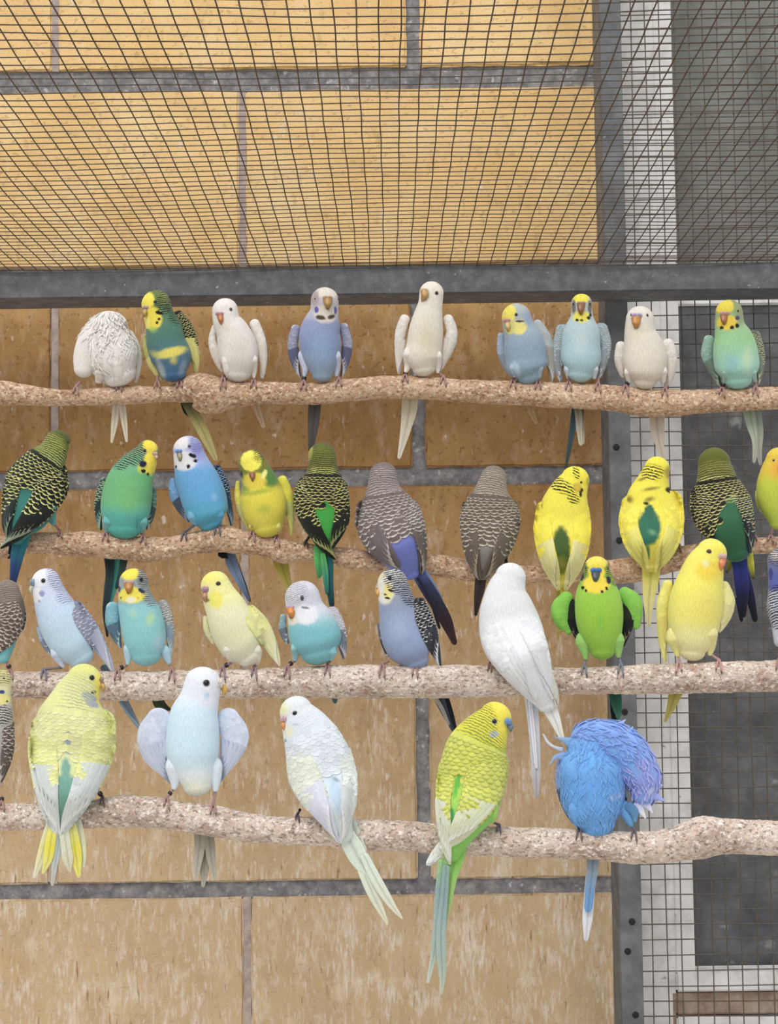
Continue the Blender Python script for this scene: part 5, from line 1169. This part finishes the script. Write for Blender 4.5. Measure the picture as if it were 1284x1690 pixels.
bird('yellow budgerigar with orange cheek looking right, standing tall on pink legs', 'D4', 3,
     [(935, 138, 82), (902, 200, 104), (880, 270, 120), (862, 350, 138), (848, 450, 142), (842, 545, 128), (838, 620, 96), (835, 655, 68)],
     [(50, (242, 230, 90)), (300, (242, 232, 90)), (480, (240, 228, 110)), (560, (238, 230, 150)), (700, (232, 224, 170))],
     blobs=[(925, 228, 72, 52, (244, 216, 50), 0, .6), (905, 190, 20, 18, (240, 234, 190), 0, .8), (980, 110, 40, 30, (244, 232, 60), 0, .8), (910, 430, 70, 90, (238, 222, 100), 0, 1)],
     thighs=[((236, 226, 140), (745, 590, 48), (756, 650, 24), (758, 675, 12)), ((236, 226, 150), (925, 570, 44), (930, 640, 22), (926, 668, 12))],
     wings=[wg([(705, 300, 26), (684, 390, 34), (676, 500, 28), (684, 620, 20), (692, 700, 8)], (238, 228, 110), (242, 236, 160), (226, 214, 110), style='plain', side=-1, nf=4), wg([(1000, 310, 30), (1022, 390, 36), (1008, 460, 34), (980, 535, 14)], (236, 230, 150), (240, 236, 190), (226, 218, 150), style='plain', side=1, nf=4)],
     tail=[([(750, 860, 38), (728, 930, 26), (695, 1010, 8)], [(176, 164, 70), (186, 172, 84), (166, 156, 70)])],
     eyes=[(922, 128, 14, 12)], eyecol=(60, 40, 40), ring=(206, 196, 150), cere=(990, 152, 24, 15, (222, 190, 180)), beak=((226, 140, 90), (992, 168, 22), (990, 194, 18), (984, 216, 10), (980, 232, 4)), feet=[(765, 0, (758, 672)), (975, 0, (926, 664))], footcol=(206, 160, 156))
bird('grey and white barred budgerigar with violet cheek at the right edge of the third perch', 'D4', 3,
     [(1302, 180, 76), (1298, 250, 66), (1294, 330, 62), (1302, 420, 76), (1308, 500, 62), (1312, 600, 50)],
     [(100, (150, 146, 156)), (240, (90, 100, 170)), (320, (80, 90, 170)), (350, (190, 194, 206)), (700, (190, 196, 214))],
     blobs=[(1270, 150, 26, 24, (200, 190, 180)), (1245, 245, 12, 30, (60, 64, 140))], bars=[(1300, 150, 90, 60, (70, 66, 74)), (1290, 420, 90, 120, (40, 40, 50), 0, .2)], bp=(3.5, 4.5),
     wings=[wg([(1262, 350, 26), (1256, 430, 30), (1275, 510, 20), (1290, 580, 8)], (40, 40, 48), (206, 208, 216), (60, 62, 74), size=(4.5, 7), side=-1, nf=3, dz=0)],
     tail=[([(1320, 880, 24), (1330, 1040, 14)], [(70, 74, 90), (60, 60, 70)])], feet=[(1290,), (1340,)])
# ================================================================== lowest perch
bird('grey and white scalloped budgerigar with pale yellow face cut by the left edge, lowest perch', 'D5', 4,
     [(8, 150, 50), (4, 220, 50), (2, 310, 60), (4, 420, 68), (-2, 530, 62), (-12, 620, 40)],
     [(100, (206, 200, 130)), (200, (220, 216, 170)), (290, (190, 186, 180)), (400, (170, 166, 164)), (700, (170, 170, 176))],
     blobs=[(10, 250, 40, 30, (226, 216, 130), 0, .5), (10, 215, 14, 10, (50, 60, 130), 0, .4), (35, 262, 6, 5, (20, 20, 20), 0, .2), (24, 280, 5, 4, (20, 20, 20), 0, .2)],
     bars=[(10, 140, 50, 40, (140, 130, 90)), (10, 330, 60, 50, (60, 54, 50))], bp=(3.4, 5),
     wings=[wg([(40, 370, 28), (42, 450, 30), (32, 540, 28), (10, 620, 18), (-10, 680, 8)], (90, 78, 72), (206, 200, 194), (100, 90, 84), size=(7, 10), side=1, nf=3, dz=0, on=1)],
     tail=[([(-20, 780, 30), (-30, 1000, 16)], [(90, 86, 84), (80, 76, 76)])], eyes=[(20, 148, 5)], feet=[(8, 1)])
bird('large yellow and white budgerigar seen from behind with teal rump and fanned tail', 'D5', 4,
     [(416, 162, 90), (380, 240, 122), (364, 320, 172), (358, 420, 202), (352, 520, 198), (335, 630, 164), (315, 730, 118), (302, 820, 72), (300, 880, 40)],
     [(70, (222, 222, 120)), (200, (224, 224, 150)), (320, (226, 228, 150)), (420, (222, 222, 160)), (620, (214, 220, 160)), (640, (120, 166, 156)), (900, (110, 160, 150))],
     blobs=[(485, 205, 26, 80, (240, 222, 70), 0, .5), (440, 240, 40, 22, (150, 156, 176), 25, .5), (460, 216, 14, 9, (70, 74, 70), 0, .4), (455, 275, 34, 16, (160, 164, 186), 20, .6), (300, 140, 30, 60, (226, 226, 150), 0, 1), (306, 720, 62, 90, (112, 162, 148), 0, .3), (325, 600, 22, 60, (120, 168, 150), 0, .4), (334, 460, 16, 60, (150, 156, 186), 0, .5), (340, 420, 24, 30, (150, 158, 190), 0, .8)],
     bars=[(390, 210, 90, 90, (196, 200, 150), 0, .7), (350, 360, 150, 90, (180, 184, 140), 0, .7)], bp=(4, 7), back=True,
     scap=[dict(s=(.28, .55), size=(8, 12), c=(222, 224, 150), e=(236, 238, 190), thr=1.2, skip=[(334, 470, 22, 80), (325, 600, 30, 60)], rise=1.2)],
     wings=[wg([(222, 390, 70), (212, 500, 72), (222, 620, 66), (236, 740, 52), (262, 850, 34), (290, 925, 12)], (222, 224, 140), (238, 240, 180), (212, 218, 216), pe=(236, 240, 236), side=1, size=(8, 14), nf=7, split=.50, fw=11),
            wg([(484, 370, 84), (486, 490, 82), (445, 620, 76), (392, 740, 58), (340, 840, 38), (304, 925, 12)], (220, 222, 140), (238, 240, 176), (212, 218, 216), pe=(236, 240, 236), side=-1, size=(8, 14), nf=7, split=.50, fw=11)],
     tail=[([(250, 850, 18), (225, 950, 24), (196, 1050, 20), (172, 1120, 8)], [(220, 222, 190), (226, 222, 150), (224, 222, 200)]), ([(268, 860, 20), (250, 950, 26), (236, 1040, 22), (214, 1100, 8)], [(230, 228, 120), (232, 220, 50), (226, 220, 140)], 36), ([(300, 880, 22), (285, 980, 22), (268, 1080, 14), (258, 1160, 7)], [(170, 190, 180), (186, 196, 190), (196, 192, 180)], 34),
           ([(315, 880, 22), (325, 970, 26), (338, 1060, 22), (342, 1085, 10)], [(214, 216, 190), (216, 216, 190), (206, 204, 170)], 38), ([(350, 850, 20), (362, 940, 30), (375, 1030, 30), (386, 1108, 12)], [(226, 226, 150), (228, 216, 60), (230, 226, 110)], 35), ([(385, 850, 16), (398, 940, 22), (408, 1040, 16), (412, 1070, 7)], [(206, 212, 190), (216, 216, 170), (216, 214, 180)], 32)],
     eyes=[(453, 145, 13)], beak=((190, 150, 90), (502, 175, 14), (510, 195, 12), (505, 212, 5)), cere=(500, 155, 12, 16, (176, 150, 130)), feet=[(505, 1, (480, 700))], footcol=(120, 100, 104))
bird('pale blue and white budgerigar facing front with both wings held out, lowest perch', 'D5', 4,
     [(1000, 178, 92), (982, 250, 98), (958, 330, 120), (950, 430, 131), (950, 530, 128), (962, 610, 100), (974, 680, 70)],
     [(90, (232, 234, 242)), (240, (226, 230, 240)), (300, (206, 228, 244)), (460, (200, 228, 244)), (560, (204, 230, 242)), (620, (226, 236, 240)), (680, (224, 228, 214)), (760, (190, 208, 214))],
     blobs=[(1020, 240, 15, 20, (150, 190, 230), 10, .5), (1040, 260, 60, 40, (230, 232, 238), 0, .8), (970, 700, 40, 22, (236, 230, 206), 0, .8)],
     thighs=[((222, 232, 242), (855, 590, 40), (862, 660, 24), (858, 690, 13)), ((218, 230, 242), (1058, 590, 40), (1062, 665, 24), (1062, 700, 13))],
     wings=[wg([(785, 350, 62), (752, 430, 76), (768, 520, 66), (812, 600, 36), (838, 655, 10)], (206, 214, 236), (228, 232, 242), (196, 204, 226), pe=(150, 158, 180), style='plain', side=-1, nf=6, size=(9, 12), ratio=.25, rim=(236, 240, 246)),
            wg([(1122, 345, 56), (1156, 430, 70), (1136, 520, 54), (1104, 600, 28), (1088, 650, 8)], (206, 216, 236), (228, 232, 242), (196, 204, 226), pe=(150, 158, 180), style='plain', side=1, nf=6, size=(9, 12), ratio=.25, rim=(236, 240, 246))],
     tail=[([(985, 880, 34), (985, 960, 28), (972, 1060, 22), (966, 1130, 10)], [(150, 146, 130), (176, 170, 156), (186, 180, 166)]), ([(1005, 880, 34), (1008, 970, 30), (1008, 1080, 24), (1002, 1160, 10)], [(130, 124, 108), (150, 144, 130), (176, 170, 156)], -30), ([(1020, 880, 28), (1034, 970, 26), (1044, 1060, 20), (1058, 1130, 8)], [(140, 134, 118), (166, 160, 146), (180, 174, 160)])],
     eyes=[(1017, 171, 16)], cere=(1086, 170, 14, 26, (236, 226, 216)), beak=((226, 176, 80), (1098, 186, 15), (1106, 206, 14), (1100, 226, 5)), feet=[(822, 1, (858, 690)), (1052, 0, (1062, 700))])
bird('white and pale blue budgerigar with yellow forehead seen from behind, long split mint tail', 'D6', 4,
     [(238, 222, 112), (290, 315, 158), (338, 410, 190), (378, 520, 214), (405, 640, 222), (440, 760, 188), (480, 860, 140), (518, 960, 96), (555, 1050, 62)],
     [(110, (226, 230, 232)), (300, (222, 230, 238)), (500, (222, 230, 240)), (700, (210, 224, 234)), (1100, (214, 226, 220))],
     blobs=[(140, 205, 50, 54, (232, 230, 150), 0, .8), (190, 350, 36, 40, (234, 230, 180), 0, .8), (235, 305, 24, 12, (170, 176, 184), 0, .9), (330, 380, 80, 50, (206, 220, 236), 0, 1), (500, 770, 36, 130, (190, 212, 232), -10, .6), (500, 670, 30, 12, (120, 130, 140), 30, .9), (165, 430, 10, 30, (140, 150, 160), 0, .6)],
     bars=[(420, 400, 160, 120, (206, 212, 222), 0, .8), (300, 280, 120, 80, (208, 214, 222), 0, .8)], bp=(4, 7), back=True, ring=(206, 206, 206),
     scap=[dict(s=(.24, .50), size=(9, 13), c=(220, 228, 236), e=(232, 238, 242), thr=1.2, rise=1.0)],
     wings=[wg([(255, 480, 84), (280, 610, 104), (335, 750, 100), (410, 880, 70), (470, 990, 36), (510, 1060, 12)], (222, 228, 216), (234, 236, 218), (216, 218, 232), pe=(236, 236, 244), side=-1, size=(10, 15), nf=7, split=.55, fw=12),
            wg([(545, 500, 64), (590, 630, 48), (590, 760, 52), (575, 880, 48), (550, 990, 30), (530, 1075, 10)], (218, 224, 220), (234, 236, 224), (212, 216, 218), pe=(236, 236, 236), side=1, size=(10, 15), nf=6, split=.55, fw=11)],
     tail=[([(560, 1020, 50), (620, 1130, 66), (680, 1240, 50), (720, 1290, 30)], [(214, 226, 214), (216, 228, 212), (214, 224, 206)]), ([(640, 1160, 30), (690, 1300, 36), (750, 1440, 34), (800, 1540, 24), (838, 1618, 9)], [(214, 226, 210), (220, 228, 210), (214, 218, 196), (222, 214, 186)], 30), ([(690, 1180, 30), (760, 1320, 36), (830, 1440, 32), (890, 1530, 20), (934, 1584, 8)], [(214, 226, 212), (220, 228, 212), (216, 220, 200), (222, 214, 188)], 36), ([(610, 960, 26), (640, 1040, 30), (680, 1120, 20)], [(206, 216, 210), (214, 222, 206), (210, 218, 202)], 24)],
     eyes=[(228, 230, 18)], cere=(155, 266, 24, 22, (214, 180, 190)), beak=((226, 150, 90), (152, 286, 18), (152, 312, 17), (160, 338, 7)), feet=[(245, 0, (262, 870))], footcol=(90, 76, 84))
bird('yellow green scalloped budgerigar with blue cere seen from behind, long grey green tail', 'D7', 4,
     [(510, 178, 90), (458, 258, 132), (416, 345, 168), (398, 450, 184), (384, 550, 176), (362, 650, 158), (322, 750, 120), (292, 840, 78), (275, 920, 42)],
     [(80, (232, 222, 50)), (250, (222, 214, 50)), (330, (196, 204, 56)), (450, (200, 210, 60)), (700, (130, 200, 80)), (900, (130, 200, 80))],
     blobs=[(545, 165, 52, 70, (240, 226, 56)), (540, 290, 44, 50, (240, 226, 50)), (505, 266, 25, 17, (176, 186, 222), -15, .3), (560, 200, 30, 60, (240, 222, 60)), (310, 520, 14, 90, (90, 180, 60), 12, .5), (272, 710, 20, 56, (60, 150, 70), 0, .4)],
     bars=[(425, 190, 95, 120, (146, 144, 44), -30, .35), (400, 320, 170, 90, (140, 150, 50), 0, .5)], bp=(3.4, 7.0), back=True, ring=(206, 206, 190),
     thighs=[((150, 210, 90), (505, 665, 24), (500, 705, 22), (492, 735, 14))],
     scap=[dict(s=(.26, .50), size=(8, 13), c=(212, 216, 88), e=(172, 182, 76), thr=1.25, skip=[(308, 520, 16, 100)], rise=1.2)],
     wings=[wg([(255, 440, 48), (238, 550, 44), (232, 670, 38), (240, 790, 36), (254, 890, 24), (266, 955, 9)], (214, 218, 94), (180, 188, 84), (218, 222, 196), pe=(236, 238, 226), side=1, size=(8, 13), nf=6, split=.5, fw=10),
            wg([(470, 410, 92), (458, 520, 112), (412, 640, 94), (350, 740, 68), (290, 820, 44), (250, 870, 16)], (212, 216, 92), (174, 182, 80), (216, 220, 186), pe=(236, 238, 224), side=-1, size=(8, 14), nf=7, split=.58, fw=11),
            wg([(225, 860, 24), (190, 920, 30), (158, 955, 16)], (220, 224, 210), (236, 238, 230), (222, 226, 218), style='bare', side=-1, nf=3, d=-6)],
     tail=[([(330, 800, 40), (305, 900, 46), (275, 1030, 34), (262, 1150, 20), (244, 1290, 8)], [(140, 206, 80), (140, 206, 90), (160, 200, 110), (190, 200, 150)], 26), ([(232, 950, 28), (220, 1100, 30), (208, 1250, 28), (190, 1400, 22), (152, 1590, 7)], [(150, 196, 120), (140, 166, 166), (156, 176, 172), (166, 182, 170), (200, 204, 184)], 32), ([(248, 980, 20), (236, 1150, 22), (222, 1300, 26), (222, 1450, 26), (228, 1560, 18), (224, 1650, 7)], [(140, 168, 158), (140, 164, 166), (156, 176, 170), (162, 178, 164), (184, 192, 172)], 36)],
     eyes=[(507, 197, 15, 14)], cere=(578, 196, 18, 20, (120, 160, 214)), beak=((110, 136, 150), (586, 212, 19), (594, 230, 15), (590, 246, 5)), feet=[(532, 0, (495, 735))], footcol=(120, 100, 130))
BL = (96, 162, 232)
bird('fluffed bright blue budgerigar bending its lilac head down to preen on the lowest perch', 'D8', 4,
     [(300, 250, 120), (300, 330, 165), (310, 430, 172), (320, 530, 160), (332, 610, 120), (342, 650, 84)],
     [(80, (130, 170, 236)), (240, (112, 172, 236)), (450, (84, 158, 230)), (720, (90, 166, 232))],
     extra=[[(290, 205, 108), (390, 205, 112), (485, 262, 114), (548, 345, 106), (580, 425, 92), (580, 485, 66)]],
     blobs=[(600, 430, 105, 125, (150, 158, 232), 0, .8), (480, 190, 120, 60, (140, 168, 236), 30, 1), (505, 450, 30, 60, (110, 110, 170), 10, .8), (620, 470, 40, 24, (206, 212, 240), -20, .8), (300, 300, 110, 60, (96, 170, 240), 0, 1), (560, 560, 60, 26, (222, 222, 236), 0, .8), (430, 490, 36, 18, (206, 206, 232), -20, .8), (490, 560, 20, 40, (80, 120, 190), 0, .8)],
     thighs=[(BL, (225, 560, 40), (232, 620, 24), (238, 650, 12)), ((90, 160, 220), (480, 560, 36), (505, 620, 20), (515, 645, 11))],
     wings=[wg([(150, 300, 24), (140, 400, 26), (165, 520, 22), (205, 620, 10)], (140, 150, 200), (190, 200, 230), (80, 90, 120), pe=(150, 160, 200), style='plain', side=-1, nf=4)],
     tail=[([(315, 800, 32), (310, 880, 30), (300, 960, 26), (290, 1060, 22)], [(120, 136, 150), (150, 170, 186), (110, 150, 196), (96, 146, 200)]), ([(302, 900, 26), (292, 1040, 28), (284, 1140, 26), (278, 1225, 14)], [(206, 210, 220), (206, 210, 222), (220, 220, 230), (206, 204, 212)], -32)],
     tufts=[([(585, 330, 22), (625, 365, 18), (655, 388, 6)], [(140, 156, 232), (170, 180, 240)]), ([(600, 400, 26), (640, 425, 18), (672, 432, 5)], [(146, 156, 232), (190, 196, 244)]), ([(590, 470, 30), (640, 490, 20), (686, 512, 5)], [(150, 158, 232), (160, 168, 236)]),
            ([(570, 520, 26), (600, 540, 18), (622, 572, 5)], [(170, 176, 232), (226, 226, 236)]), ([(545, 530, 22), (565, 565, 18), (586, 600, 5)], [(190, 194, 232), (232, 230, 236)]), ([(150, 245, 12), (112, 232, 7), (78, 208, 7), (54, 168, 4)], [(170, 190, 220), (210, 214, 226), (206, 206, 214)]),
            ([(160, 280, 24), (118, 284, 12), (90, 318, 4)], [(120, 160, 220), (160, 176, 206)]), ([(190, 205, 26), (150, 190, 10), (118, 182, 3)], [(110, 170, 220), (150, 170, 200)]), ([(430, 120, 14), (465, 105, 10), (480, 92, 4)], [(140, 166, 236), (170, 190, 240)]), ([(490, 160, 14), (508, 145, 10), (520, 130, 4)], [(140, 166, 236), (170, 190, 240)]),
            ([(530, 210, 16), (560, 195, 10), (578, 185, 4)], [(140, 160, 236), (170, 186, 240)]), ([(575, 270, 14), (600, 250, 10), (612, 240, 4)], [(140, 160, 236), (170, 186, 240)]), ([(500, 540, 26, 40), (530, 575, 24, 36), (535, 610, 10, 30)], [(70, 120, 170), (90, 150, 190)])],
     eyes=[(512, 496, 10)], eye_out=9.0, ring=(90, 90, 130), feet=[(242, 0, (238, 648)), (530, 0, (515, 645))], footcol=(110, 100, 104),
     ruffle=[(0, .0, .9, 15, (98, 164, 234), (116, 176, 238), 2.4, 420), (1, 0, .55, 17, (118, 160, 236), (140, 172, 240), 5, 260), (1, .5, .98, 14, (150, 160, 234), (186, 190, 244), 4.5, 170)])
